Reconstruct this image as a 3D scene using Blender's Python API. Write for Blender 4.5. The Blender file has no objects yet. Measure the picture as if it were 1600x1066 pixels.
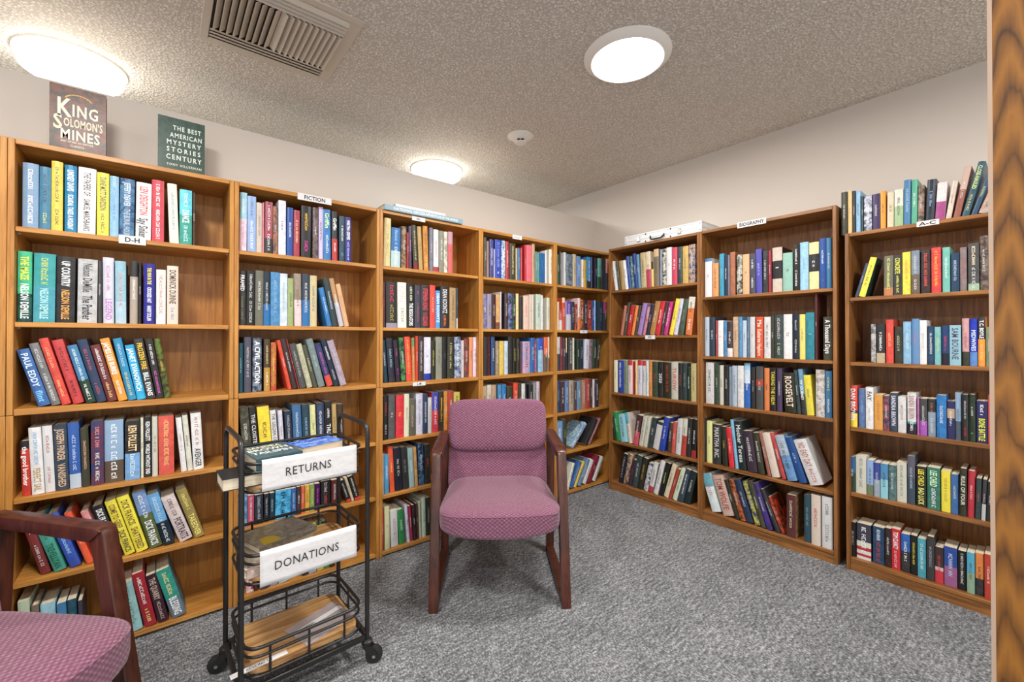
import bpy, bmesh, math, random, colorsys
from mathutils import Matrix, Vector

random.seed(7)
S = bpy.context.scene
COL = S.collection

# ------------------------------------------------------------------ camera, world, exposure
CAM_LOC = Vector((0.4361, -2.3712, 1.2510))
YAW, PITCH, FPX = math.radians(39.0966), math.radians(0.3604), 674.87
cd = bpy.data.cameras.new('camera')
cam = bpy.data.objects.new('camera', cd)
COL.objects.link(cam)
cam.location = CAM_LOC
cam.rotation_euler = (math.pi / 2 + PITCH, 0, -YAW)
cd.sensor_width = 36.0
cd.lens = 36.0 * FPX / 1600.0
cd.shift_y = -10.167 / 1600.0
cd.clip_start = 0.02
S.camera = cam

w = bpy.data.worlds.new('world'); S.world = w; w.use_nodes = True
bgn = w.node_tree.nodes['Background']
bgn.inputs[0].default_value = (0.95, 0.97, 1.0, 1); bgn.inputs[1].default_value = 0.70

S.view_settings.view_transform = 'Standard'
S.view_settings.look = 'None'
S.view_settings.gamma = 1.0
S.view_settings.exposure = 0.9
S.view_settings.use_curve_mapping = False
LAMP = 4.5           # emission strength of every drum lamp's diffuser
LAMP_W = 18.0        # and the watts its LED board throws downwards

# camera model used only to turn measured points into places on the shelf fronts
FW = Vector((math.sin(YAW) * math.cos(PITCH), math.cos(YAW) * math.cos(PITCH), math.sin(PITCH)))
RT = Vector((math.cos(YAW), -math.sin(YAW), 0))
UP = RT.cross(FW)


def hit(u, v, axis, val):
    d = FW + RT * ((u - 800) / FPX) + UP * ((533 - 10.167 - v) / FPX)
    return CAM_LOC + d * ((val - CAM_LOC[axis]) / d[axis])


# ------------------------------------------------------------------ helpers
def lin(c):
    return tuple((x / 12.92 if x <= 0.04045 else ((x + 0.055) / 1.055) ** 2.4) for x in c)


def hx(s):
    if len(s) == 3:
        return tuple(int(ch, 16) / 15 for ch in s)
    return tuple(int(s[i:i + 2], 16) / 255 for i in (0, 2, 4))


def tag(o, label=None, cat=None, group=None, kind=None):
    if label: o['label'] = label
    if cat: o['category'] = cat
    if group: o['group'] = group
    if kind: o['kind'] = kind
    return o


def link(name, me, mat=None, parent=None):
    o = bpy.data.objects.new(name, me)
    COL.objects.link(o)
    if mat is not None and not me.materials:
        me.materials.append(mat)
    if parent is not None:
        o.parent = parent
    return o


def empty(name, loc=(0, 0, 0), rz=0.0):
    o = bpy.data.objects.new(name, None)
    o.empty_display_size = 0.05
    COL.objects.link(o)
    o.location = loc
    o.rotation_euler = (0, 0, rz)
    return o


def from_bm(name, bm, mat=None, parent=None, smooth=None):
    me = bpy.data.meshes.new(name)
    bmesh.ops.recalc_face_normals(bm, faces=bm.faces[:])
    bm.to_mesh(me); bm.free()
    if smooth is not None:
        for p in me.polygons: p.use_smooth = True
        try: me.set_sharp_from_angle(angle=math.radians(smooth))
        except Exception: pass
    return link(name, me, mat, parent)


def box_bm(bm, lo, hi, bev=0.0, seg=2):
    r = bmesh.ops.create_cube(bm, size=1.0)
    vs = r['verts']
    for v in vs:
        v.co = Vector(tuple(lo[i] + (v.co[i] + 0.5) * (hi[i] - lo[i]) for i in range(3)))
    if bev > 0:
        es = list({e for v in vs for e in v.link_edges})
        bmesh.ops.bevel(bm, geom=es, offset=bev, segments=seg, affect='EDGES', profile=0.5)
    return bm


def box(name, lo, hi, mat, parent=None, bev=0.0, seg=2):
    bm = bmesh.new(); box_bm(bm, lo, hi, bev, seg)
    return from_bm(name, bm, mat, parent, 40 if bev else None)


def tube_bm(bm, pts, r, seg=10, closed=False):
    pts = [Vector(p) for p in pts]
    n = len(pts); rings = []
    ref = None
    for i, p in enumerate(pts):
        a = pts[i - 1] if (i > 0 or closed) else p
        b = pts[(i + 1) % n] if (i < n - 1 or closed) else p
        t = (b - a).normalized()
        if ref is None:
            ref = Vector((0, 0, 1)) if abs(t.z) < 0.9 else Vector((1, 0, 0))
        u = (ref - t * ref.dot(t)).normalized(); ref = u
        v = t.cross(u)
        rings.append([bm.verts.new(p + (u * math.cos(k * 2 * math.pi / seg) + v * math.sin(k * 2 * math.pi / seg)) * r) for k in range(seg)])
    m = n if closed else n - 1
    for i in range(m):
        A, B = rings[i], rings[(i + 1) % n]
        off = 0
        if closed and i == n - 1:
            off = min(range(seg), key=lambda q: (A[0].co - B[q].co).length)
        for k in range(seg):
            bm.faces.new((A[k], A[(k + 1) % seg], B[(k + 1 + off) % seg], B[(k + off) % seg]))
    if not closed:
        bm.faces.new(rings[0]); bm.faces.new(rings[-1])
    return bm


def round_path(pts, rad, closed=False, seg=6):
    """corner points -> polyline with rounded corners"""
    pts = [Vector(p) for p in pts]; n = len(pts); out = []
    for i, p in enumerate(pts):
        if not closed and i in (0, n - 1):
            out.append(p); continue
        a = (pts[i - 1] - p); b = (pts[(i + 1) % n] - p)
        r = min(rad, a.length * 0.49, b.length * 0.49)
        A = p + a.normalized() * r; B = p + b.normalized() * r
        for k in range(seg + 1):
            t = k / seg
            out.append(A * (1 - t) ** 2 + p * 2 * t * (1 - t) + B * t * t)
    return out


def prism_bm(bm, outline, axis, a0, a1, bev=0.0):
    """extrude a 2-D outline along axis (0=x,1=y,2=z)"""
    def P(q, a):
        if axis == 0: return Vector((a, q[0], q[1]))
        if axis == 1: return Vector((q[0], a, q[1]))
        return Vector((q[0], q[1], a))
    A = [bm.verts.new(P(q, a0)) for q in outline]
    B = [bm.verts.new(P(q, a1)) for q in outline]
    n = len(outline); fs = [bm.faces.new(A), bm.faces.new(B[::-1])]
    for i in range(n):
        fs.append(bm.faces.new((A[i], B[i], B[(i + 1) % n], A[(i + 1) % n])))
    if bev > 0:
        es = [e for f in fs[:2] for e in f.edges]
        bmesh.ops.bevel(bm, geom=es, offset=bev, segments=2, affect='EDGES', profile=0.5)
    return bm


def lathe_bm(bm, prof, seg=40, center=(0, 0, 0)):
    rings = []
    cx, cy, cz = center
    for r, z in prof:
        if r < 1e-6:
            rings.append([bm.verts.new((cx, cy, cz + z))])
        else:
            rings.append([bm.verts.new((cx + r * math.cos(2 * math.pi * k / seg), cy + r * math.sin(2 * math.pi * k / seg), cz + z)) for k in range(seg)])
    for A, B in zip(rings, rings[1:]):
        for k in range(seg):
            k2 = (k + 1) % seg
            if len(A) == 1 and len(B) == 1: continue
            if len(A) == 1: bm.faces.new((A[0], B[k], B[k2]))
            elif len(B) == 1: bm.faces.new((A[k], A[k2], B[0]))
            else: bm.faces.new((A[k], A[k2], B[k2], B[k]))
    return bm


# ------------------------------------------------------------------ materials
def mat(name, color=(0.8, 0.8, 0.8), rough=0.5, metal=0.0, spec=0.5):
    m = bpy.data.materials.new(name); m.use_nodes = True
    b = m.node_tree.nodes['Principled BSDF']
    b.inputs['Base Color'].default_value = (*color, 1)
    b.inputs['Roughness'].default_value = rough
    b.inputs['Metallic'].default_value = metal
    b.inputs['Specular IOR Level'].default_value = spec
    return m


def nodes(m):
    nt = m.node_tree
    return nt, nt.nodes, nt.links, nt.nodes['Principled BSDF']


def ramp(ns, stops):
    r = ns.new('ShaderNodeValToRGB')
    e = r.color_ramp.elements
    e[0].position, e[0].color = stops[0][0], (*stops[0][1], 1)
    e[1].position, e[1].color = stops[-1][0], (*stops[-1][1], 1)
    for p, c in stops[1:-1]:
        k = e.new(p); k.color = (*c, 1)
    return r


def coords(ns, ls, scale, kind='Object'):
    tc = ns.new('ShaderNodeTexCoord'); mp = ns.new('ShaderNodeMapping')
    mp.inputs['Scale'].default_value = scale
    ls.new(tc.outputs[kind], mp.inputs['Vector'])
    return mp.outputs['Vector']


def noise(ns, ls, vec, scale, detail=4, rough=0.55, dist=0.0):
    n = ns.new('ShaderNodeTexNoise')
    n.inputs['Scale'].default_value = scale; n.inputs['Detail'].default_value = detail
    n.inputs['Roughness'].default_value = rough; n.inputs['Distortion'].default_value = dist
    ls.new(vec, n.inputs['Vector'])
    return n.outputs['Fac']


def bump(ns, ls, b, fac, strength, dist):
    k = ns.new('ShaderNodeBump'); k.inputs['Strength'].default_value = strength; k.inputs['Distance'].default_value = dist
    ls.new(fac, k.inputs['Height']); ls.new(k.outputs['Normal'], b.inputs['Normal'])


def wood(name, dark, light, axis, rough=0.42, fine=1.0, amount=1.0):
    """veneer: streaks run along axis"""
    m = mat(name, light, rough); nt, ns, ls, b = nodes(m)
    sc = [14 * fine, 14 * fine, 14 * fine]; sc[axis] = 1.0
    v = coords(ns, ls, sc)
    n1 = noise(ns, ls, v, 3.0, 6, 0.62, 0.8)
    sc2 = [70 * fine] * 3; sc2[axis] = 2.2
    n2 = noise(ns, ls, coords(ns, ls, sc2), 3.0, 3, 0.6)
    mx = ns.new('ShaderNodeMath'); mx.operation = 'MULTIPLY_ADD'
    ls.new(n2, mx.inputs[0]); mx.inputs[1].default_value = 0.45; ls.new(n1, mx.inputs[2])
    r = ramp(ns, [(0.50, dark), (0.90, light)])
    ls.new(mx.outputs[0], r.inputs[0]); ls.new(r.outputs[0], b.inputs['Base Color'])
    bump(ns, ls, b, n2, 0.08, 0.001)
    return m


OAK_D, OAK_L = lin(hx('9c6226')), lin(hx('cf9448'))
M = {}
for ax, nm in ((0, 'x'), (1, 'y'), (2, 'z')):
    M['oak_' + nm] = wood('oak_veneer_' + nm, OAK_D, OAK_L, ax, 0.4)
    M['walnut_' + nm] = wood('walnut_veneer_' + nm, lin(hx('5e3a18')), lin(hx('a8703a')), ax, 0.42)
M['mahogany'] = wood('mahogany', lin(hx('2c110a')), lin(hx('5a2c1c')), 2, 0.36, 0.7)
M['mahogany'].node_tree.nodes['Principled BSDF'].inputs['Coat Weight'].default_value = 0.12
M['tray_wood'] = wood('acacia_tray_wood', lin(hx('7d4f28')), lin(hx('d9ac72')), 0, 0.4, 1.1)
M['black_metal'] = mat('black_metal', (0.012, 0.011, 0.010), 0.38, 0.0, 0.6)
M['rubber'] = mat('black_rubber', (0.012, 0.012, 0.012), 0.6)
M['chrome'] = mat('chrome', (0.6, 0.6, 0.6), 0.25, 1.0)
M['silver'] = mat('brushed_aluminium', (0.72, 0.73, 0.74), 0.45, 0.35)
M['silver_panel'] = mat('ribbed_silver_panel', (0.78, 0.79, 0.80), 0.5, 0.1)
M['white_plastic'] = mat('white_plastic', lin(hx('f0ece4')), 0.45)
M['vent_metal'] = mat('vent_metal', lin(hx('cfc6b6')), 0.5)
M['dark_duct'] = mat('dark_duct', (0.03, 0.025, 0.02), 0.9)
M['dark_fabric'] = mat('dark_underside_fabric', (0.03, 0.022, 0.02), 0.9)
M['shelf_pin'] = mat('shelf_pin_metal', (0.5, 0.48, 0.45), 0.4, 0.8)


def m_paper():
    m = mat('white_paper', lin(hx('dedcdc')), 0.7); nt, ns, ls, b = nodes(m)
    n = noise(ns, ls, coords(ns, ls, (1, 1, 1)), 26, 4, 0.55)
    bump(ns, ls, b, n, 0.5, 0.006)
    return m
M['paper'] = m_paper()
M['ink'] = mat('black_ink', (0.012, 0.012, 0.014), 0.7)


def m_wall():
    m = mat('painted_wall', lin(hx('d6cdc3')), 0.75); nt, ns, ls, b = nodes(m)
    n = noise(ns, ls, coords(ns, ls, (1, 1, 1)), 180, 3, 0.6)
    bump(ns, ls, b, n, 0.08, 0.002)
    return m
M['wall'] = m_wall()


def m_ceiling():
    m = mat('popcorn_ceiling', lin(hx('dcd4c6')), 0.95); nt, ns, ls, b = nodes(m)
    v = coords(ns, ls, (1, 1, 1))
    n1 = noise(ns, ls, v, 95, 4, 0.65)
    vo = ns.new('ShaderNodeTexVoronoi'); vo.inputs['Scale'].default_value = 85
    ls.new(v, vo.inputs['Vector'])
    mx = ns.new('ShaderNodeMath'); mx.operation = 'SUBTRACT'
    ls.new(n1, mx.inputs[0]); ls.new(vo.outputs['Distance'], mx.inputs[1])
    r = ramp(ns, [(0.0, lin(hx('d0c9bd'))), (0.33, lin(hx('fcf7ee')))])
    ls.new(mx.outputs[0], r.inputs[0]); ls.new(r.outputs[0], b.inputs['Base Color'])
    bump(ns, ls, b, mx.outputs[0], 0.62, 0.012)
    return m
M['ceiling'] = m_ceiling()


def m_carpet():
    m = mat('grey_carpet', (0.2, 0.2, 0.2), 0.95, 0, 0.1); nt, ns, ls, b = nodes(m)
    n1 = noise(ns, ls, coords(ns, ls, (1.0, 0.55, 1)), 150, 5, 0.75)
    n3 = noise(ns, ls, coords(ns, ls, (0.4, 1.3, 1)), 60, 4, 0.7)
    n2 = noise(ns, ls, coords(ns, ls, (1, 1, 1)), 5, 3, 0.5)
    a = ns.new('ShaderNodeMath'); a.operation = 'MULTIPLY_ADD'
    ls.new(n2, a.inputs[0]); a.inputs[1].default_value = 0.12; ls.new(n1, a.inputs[2])
    a2 = ns.new('ShaderNodeMath'); a2.operation = 'MULTIPLY_ADD'
    ls.new(n3, a2.inputs[0]); a2.inputs[1].default_value = 0.5; ls.new(a.outputs[0], a2.inputs[2])
    r = ramp(ns, [(0.60, lin(hx('36383b'))), (0.80, lin(hx('787a7d'))), (1.0, lin(hx('d2d3d5')))])
    ls.new(a2.outputs[0], r.inputs[0]); ls.new(r.outputs[0], b.inputs['Base Color'])
    bump(ns, ls, b, a2.outputs[0], 0.8, 0.008)
    return m
M['carpet'] = m_carpet()


def m_fabric():
    m = mat('mauve_woven_fabric', (0.2, 0.1, 0.15), 0.9, 0, 0.15); nt, ns, ls, b = nodes(m)
    b.inputs['Sheen Weight'].default_value = 0.3
    tc = ns.new('ShaderNodeTexCoord'); sx = ns.new('ShaderNodeSeparateXYZ'); ls.new(tc.outputs['Object'], sx.inputs[0])

    def mth(op, a, bb):
        k = ns.new('ShaderNodeMath'); k.operation = op
        for i, q in enumerate((a, bb)):
            if q is None: continue
            if isinstance(q, (int, float)): k.inputs[i].default_value = q
            else: ls.new(q, k.inputs[i])
        return k.outputs[0]
    yz = mth('ADD', sx.outputs['Y'], sx.outputs['Z'])
    px, pz = 2 * math.pi / 0.021, 2 * math.pi / 0.0175
    s1 = mth('SINE', mth('MULTIPLY', sx.outputs['X'], px), None)
    s2 = mth('SINE', mth('MULTIPLY', yz, pz), None)
    pr = mth('MULTIPLY', s1, s2)
    n = noise(ns, ls, coords(ns, ls, (1, 1, 1)), 420, 2, 0.6)
    n2 = noise(ns, ls, coords(ns, ls, (1, 1, 1)), 130, 2, 0.6)
    f = mth('ADD', mth('MULTIPLY', pr, 0.21), mth('ADD', mth('MULTIPLY', n, 0.55), mth('MULTIPLY', n2, 0.45)))
    r = ramp(ns, [(0.15, lin(hx('5a384b'))), (0.55, lin(hx('835369'))), (0.9, lin(hx('b68d9c')))])
    ls.new(f, r.inputs[0]); ls.new(r.outputs[0], b.inputs['Base Color'])
    bump(ns, ls, b, f, 0.5, 0.003)
    return m
M['fabric'] = m_fabric()


def m_bigwood():
    """flat-sawn veneer: nested cathedral arches down the middle of the board"""
    m = mat('figured_walnut_panel', (0.3, 0.15, 0.05), 0.45); nt, ns, ls, b = nodes(m)
    tc = ns.new('ShaderNodeTexCoord'); sx = ns.new('ShaderNodeSeparateXYZ'); ls.new(tc.outputs['Object'], sx.inputs[0])

    def mth(op, a, bb, c=None):
        k = ns.new('ShaderNodeMath'); k.operation = op
        for i, q in enumerate((a, bb, c)):
            if q is None: continue
            if isinstance(q, (int, float)): k.inputs[i].default_value = q
            else: ls.new(q, k.inputs[i])
        return k.outputs[0]
    n = noise(ns, ls, coords(ns, ls, (1, 14, 3.5)), 1.6, 3, 0.5, 0.4)
    yy = mth('ADD', sx.outputs['Y'], 0.018)
    par = mth('MULTIPLY', mth('MULTIPLY', yy, yy), 230.0)
    ring = mth('ADD', mth('ADD', sx.outputs['Z'], par), mth('MULTIPLY', n, 0.20))
    fr = mth('PINGPONG', mth('MULTIPLY', ring, 12.0), 0.5)
    n2 = noise(ns, ls, coords(ns, ls, (250, 420, 12)), 1.0, 4, 0.7)
    n3 = noise(ns, ls, coords(ns, ls, (8, 18, 4)), 1.0, 3, 0.6)
    f = mth('ADD', mth('MULTIPLY', fr, 1.15), mth('ADD', mth('MULTIPLY', n2, 0.35), mth('MULTIPLY', n3, 0.35)))
    r = ramp(ns, [(0.28, lin(hx('3c2008'))), (0.48, lin(hx('6d4414'))), (0.9, lin(hx('935f1f')))])
    ls.new(f, r.inputs[0]); ls.new(r.outputs[0], b.inputs['Base Color'])
    return m
M['bigwood'] = m_bigwood()


def m_emit():
    m = bpy.data.materials.new('lit_diffuser'); m.use_nodes = True
    b = m.node_tree.nodes['Principled BSDF']
    b.inputs['Base Color'].default_value = (0.9, 0.9, 0.88, 1)
    b.inputs['Emission Color'].default_value = (1.0, 0.965, 0.92, 1)
    b.inputs['Emission Strength'].default_value = LAMP
    return m
M['emit'] = m_emit()


def m_book():
    """book cloth and jackets: print colours come with each book"""
    m = mat('book_cover', (0.5, 0.5, 0.5), 0.38, 0, 0.45); nt, ns, ls, b = nodes(m)
    a1 = ns.new('ShaderNodeAttribute'); a1.attribute_name = 'print_a'
    a2 = ns.new('ShaderNodeAttribute'); a2.attribute_name = 'print_b'
    oi = ns.new('ShaderNodeObjectInfo')
    tc = ns.new('ShaderNodeTexCoord'); mp = ns.new('ShaderNodeMapping')
    ls.new(tc.outputs['Object'], mp.inputs['Vector']); ls.new(oi.outputs['Random'], mp.inputs['Location'])
    n = noise(ns, ls, mp.outputs['Vector'], 42, 3, 0.6, 0.6)
    r = ramp(ns, [(0.40, (0, 0, 0)), (0.60, (0.85, 0.85, 0.85))]); ls.new(n, r.inputs[0])
    k = ns.new('ShaderNodeMath'); k.operation = 'MULTIPLY'
    ls.new(r.outputs[0], k.inputs[0]); ls.new(a2.outputs['Alpha'], k.inputs[1])
    mx = ns.new('ShaderNodeMix'); mx.data_type = 'RGBA'
    ls.new(k.outputs[0], mx.inputs[0]); ls.new(a1.outputs['Color'], mx.inputs[6]); ls.new(a2.outputs['Color'], mx.inputs[7])
    ls.new(mx.outputs[2], b.inputs['Base Color'])
    return m
M['book'] = m_book()


def m_print():
    m = mat('spine_print', (0.5, 0.5, 0.5), 0.4); nt, ns, ls, b = nodes(m)
    a1 = ns.new('ShaderNodeAttribute'); a1.attribute_name = 'print_a'
    ls.new(a1.outputs['Color'], b.inputs['Base Color'])
    return m
M['print'] = m_print()


def m_pages(sc=(1400, 12, 12), nm='paper_pages'):
    m = mat(nm, lin(hx('d9cbb0')), 0.85); nt, ns, ls, b = nodes(m)
    n = noise(ns, ls, coords(ns, ls, sc), 1.0, 2, 0.6)
    r = ramp(ns, [(0.3, lin(hx('c8b590'))), (0.65, lin(hx('f4ead4')))])
    ls.new(n, r.inputs[0]); ls.new(r.outputs[0], b.inputs['Base Color'])
    return m
M['pages'] = m_pages()
M['pages_flat'] = m_pages((12, 12, 1400), 'paper_pages_lying')
M['pages_wide'] = m_pages((12, 1400, 12), 'paper_pages_facing')


def m_clear():
    m = mat('clear_plastic', (0.9, 0.88, 0.95), 0.15); b = m.node_tree.nodes['Principled BSDF']
    b.inputs['Transmission Weight'].default_value = 0.75
    b.inputs['IOR'].default_value = 1.1
    return m
M['clear'] = m_clear()

# ------------------------------------------------------------------ lettering
CHARS = "ABCDEFGHIJKLMNOPQRSTUVWXYZabcdefghijklmnopqrstuvwxyz0123456789'.-/&!?,:"
GLYPH, BOLD = {}, {}


def build_glyphs(table, offset):
    tmp = []

    def mk(s):
        c = bpy.data.curves.new('glyph_tmp', 'FONT'); c.body = s; c.size = 1.0
        c.resolution_u = 2; c.fill_mode = 'FRONT'; c.offset = offset
        o = bpy.data.objects.new('glyph_tmp', c); COL.objects.link(o); tmp.append((o, c)); return o
    single = {ch: mk(ch) for ch in CHARS}
    framed = {ch: mk('H' + ch + 'H') for ch in CHARS + ' '}
    hh = mk('HH')
    dg = bpy.context.evaluated_depsgraph_get()

    def grab(o):
        e = o.evaluated_get(dg); me = e.to_mesh()
        vs = [tuple(v.co[:2]) for v in me.vertices]; fs = [tuple(p.vertices) for p in me.polygons]
        e.to_mesh_clear(); return vs, fs

    def width(o):
        vs = grab(o)[0]; xs = [v[0] for v in vs]; return max(xs) - min(xs)
    w0 = width(hh)
    for ch in CHARS:
        vs, fs = grab(single[ch]); table[ch] = (vs, fs, width(framed[ch]) - w0)
    table[' '] = ([], [], width(framed[' ']) - w0)
    for o, c in tmp:
        bpy.data.objects.remove(o); bpy.data.curves.remove(c)


build_glyphs(GLYPH, 0.0)
build_glyphs(BOLD, 0.022)
CAPH = max(v[1] for v in GLYPH['H'][0])


def layout(s, track=0.0, bold=0.0):
    """-> verts, faces, width with cap height 1"""
    V, F, x = [], [], 0.0
    T = BOLD if bold else GLYPH
    for ch in s:
        vs, fs, adv = T.get(ch, T[' '])
        o = len(V)
        V += [((x + a) / CAPH, b / CAPH) for a, b in vs]
        F += [tuple(i + o for i in f) for f in fs]
        x += adv + track
    return V, F, max(x, 0.05) / CAPH


def blocks(n, rnd):
    """tiny unreadable print: n marks"""
    V, F, x = [], [], 0.0
    for i in range(n):
        wd = rnd.uniform(0.35, 0.8)
        if rnd.random() < 0.16 and i: x += 0.5
        o = len(V); h = rnd.choice((1.0, 1.0, 0.75))
        t = 0.16
        if rnd.random() < 0.5:      # stem and bar
            V += [(x, 0), (x + t, 0), (x + t, h), (x, h), (x + t, h * .4), (x + wd, h * .4), (x + wd, h * .4 + t), (x + t, h * .4 + t), (x + wd - t, 0), (x + wd, 0), (x + wd, h), (x + wd - t, h)]
            F += [(o, o + 1, o + 2, o + 3), (o + 4, o + 5, o + 6, o + 7), (o + 8, o + 9, o + 10, o + 11)]
        else:
            V += [(x, 0), (x + t, 0), (x + t, h), (x, h), (x + t, 0), (x + wd, 0), (x + wd, t), (x + t, t), (x + t, h - t), (x + wd, h - t), (x + wd, h), (x + t, h)]
            F += [(o, o + 1, o + 2, o + 3), (o + 4, o + 5, o + 6, o + 7), (o + 8, o + 9, o + 10, o + 11)]
        x += wd + 0.22
    return V, F, max(x, 0.1)


def flat_text(name, s, h, center, ux, uy, m, parent=None, squeeze=1.0, bold=0.0, track=0.0):
    """one line of lettering, cap height h, centred; ux, uy = directions of writing and of up"""
    V, F, wd = layout(s, track, bold)
    ux, uy, c = Vector(ux), Vector(uy), Vector(center)
    me = bpy.data.meshes.new(name)
    me.from_pydata([c + ux * ((a - wd / 2) * h * squeeze) + uy * ((b - 0.5) * h) for a, b in V], [], F)
    return link(name, me, m, parent)

# ------------------------------------------------------------------ the room
CEIL = 2.62
XW = 3.596      # face of the side wall
YP = 0.285      # face of the low partition behind the oak cases
struct = lambda o: tag(o, kind='structure')
struct(box('floor', (-3.4, -4.4, -0.05), (XW + 0.12, 3.6, 0.0), M['carpet']))
struct(box('ceiling', (-3.4, -4.4, CEIL), (XW + 0.12, 3.6, CEIL + 0.05), M['ceiling']))
struct(box('wall_back', (-3.28, YP, 0.0), (XW, YP + 0.12, 2.345), M['wall']))
struct(box('wall_right', (XW, -4.4, 0.0), (XW + 0.12, 3.48, CEIL), M['wall']))
struct(box('wall_far', (-3.28, 3.48, 0.0), (XW, 3.6, CEIL), M['wall']))
# taped joints that show through the sprayed ceiling
for (x0, y0, x1, y1, wd) in ((2.53, -1.95, 2.60, -1.30, 0.045), (3.50, -1.95, 3.53, -1.45, 0.045)):
    bm = bmesh.new(); box_bm(bm, (x0, y0, CEIL - 0.004), (x0 + wd, y1, CEIL + 0.004), 0.003, 1)
    struct(from_bm('trim_1', bm, M['ceiling']))

# wood-clad jamb beside the camera
jb = hit(1545.5, 533, 0, 1.30)
post = empty('wood_panel_post', (1.30, jb.y, 0.0))
tag(post, 'tall figured walnut panel post at the opening beside the A-C bookcase', 'post')
box('panel', (0, -0.62, 0), (0.02, -0.004, CEIL), M['bigwood'], post, 0.001, 1)
box('edge_strip', (0.0005, -0.0045, 0), (0.019, 0.0, CEIL), mat('pale_edge_strip', lin(hx('b49a86')), 0.5), post)

# ------------------------------------------------------------------ drum lamps
def drum(x, y, label, trim_ring=False):
    t = empty('ceiling_light', (x, y, CEIL))
    tag(t, label, 'light', 'round drum ceiling lights')
    bm = bmesh.new()
    if trim_ring:       # the one whose face sits inside a white bevelled ring
        lathe_bm(bm, [(0, 0.001), (0.207, 0.001), (0.207, -0.006), (0.200, -0.012), (0.178, -0.028), (0.172, -0.030), (0.168, -0.028), (0, -0.028)], 56)
        from_bm('trim_ring', bm, M['white_plastic'], t, 30)
        prof = [(0.1675, -0.0285), (0.166, -0.032), (0.15, -0.0345), (0, -0.036)]
        zl = -0.0375
    else:
        lathe_bm(bm, [(0, 0.001), (0.206, 0.001), (0.206, -0.010), (0.199, -0.014), (0, -0.014)], 56)
        from_bm('base_plate', bm, M['white_plastic'], t, 30)
        prof = [(0.190, -0.0145), (0.193, -0.024), (0.193, -0.048), (0.188, -0.062), (0.176, -0.071), (0.15, -0.075), (0, -0.077)]
        zl = -0.0785
    bm = bmesh.new()
    lathe_bm(bm, prof, 56)
    from_bm('diffuser', bm, M['emit'], t, 40)
    ld = bpy.data.lights.new('led_board', 'AREA'); ld.shape = 'DISK'; ld.size = 0.32; ld.energy = LAMP_W; ld.color = (1.0, 0.965, 0.92)
    lo = bpy.data.objects.new('led_board', ld); COL.objects.link(lo); lo.parent = t; lo.location = (0, 0, zl)
    return t
drum(0.09, 0.675, 'lit white drum ceiling light half hidden by the partition above the D-H bookcase')
drum(2.178, 0.746, 'lit white drum ceiling light half hidden by the partition above the atlas')
drum(2.19, -1.10, 'lit flush ceiling light with a white ring, in full view over the mauve chair', True)
drum(0.10, -1.18, 'lit white drum ceiling light over the floor in front of the D-H bookcase')
drum(0.10, -3.05, 'lit white drum ceiling light behind the camera, on the partition-side line')
drum(2.19, -3.00, 'lit white drum ceiling light behind the wood panel post')

# smoke detector
t = empty('smoke_detector', (2.33, -0.133, CEIL)); tag(t, 'small white round smoke detector on the textured ceiling', 'smoke detector')
bm = bmesh.new(); lathe_bm(bm, [(0, 0.001), (0.088, 0.001), (0.088, -0.006), (0.072, -0.016), (0.052, -0.030), (0.045, -0.034), (0, -0.034)], 40)
from_bm('body', bm, M['white_plastic'], t, 30)
bm = bmesh.new(); lathe_bm(bm, [(0.043, -0.0342), (0.040, -0.046), (0.034, -0.050), (0, -0.051)], 32)
from_bm('sensor_cap', bm, M['white_plastic'], t, 30)
d = (CAM_LOC - Vector((2.33, -0.133, CEIL))); d.z = 0; d.normalize(); sd = Vector((-d.y, d.x, 0))
for s in (-1, 1):
    c = d * 0.0415 + sd * (s * 0.012) + Vector((0, 0, -0.0405))
    bm = bmesh.new(); box_bm(bm, (c.x - .008, c.y - .008, c.z - .003), (c.x + .008, c.y + .008, c.z + .003))
    from_bm('sensor_slot', bm, M['dark_duct'], t)

# supply air grille
VX0, VX1, VY0, VY1 = 0.585, 1.10, -0.50, 0.035
vent = empty('ceiling_vent', ((VX0 + VX1) / 2, (VY0 + VY1) / 2, CEIL)); tag(vent, 'beige metal air vent with angled louvres in the ceiling', 'vent')
hx_, hy_ = (VX1 - VX0) / 2, (VY1 - VY0) / 2
fw_ = 0.038
for nm, lo, hi in (('frame', (-hx_ - .02, -hy_ - .02, -.006), (hx_ + .02, -hy_ + fw_ - .02, 0.001)), ('frame', (-hx_ - .02, hy_ - .014, -.006), (hx_ + .02, hy_ + .02, 0.001)),
                   ('frame', (-hx_ - .02, -hy_ + fw_ - .02, -.006), (-hx_ + .012, hy_ - .014, 0.001)), ('frame', (hx_ - .03, -hy_ + fw_ - .02, -.006), (hx_ + .02, hy_ - .014, 0.001))):
    box(nm, lo, hi, M['vent_metal'], vent, 0.002, 1)
box('duct', (-hx_ + .01, -hy_ + .01, -0.0005), (hx_ - .01, hy_ - .01, 0.0005), M['dark_duct'], vent)
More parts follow.
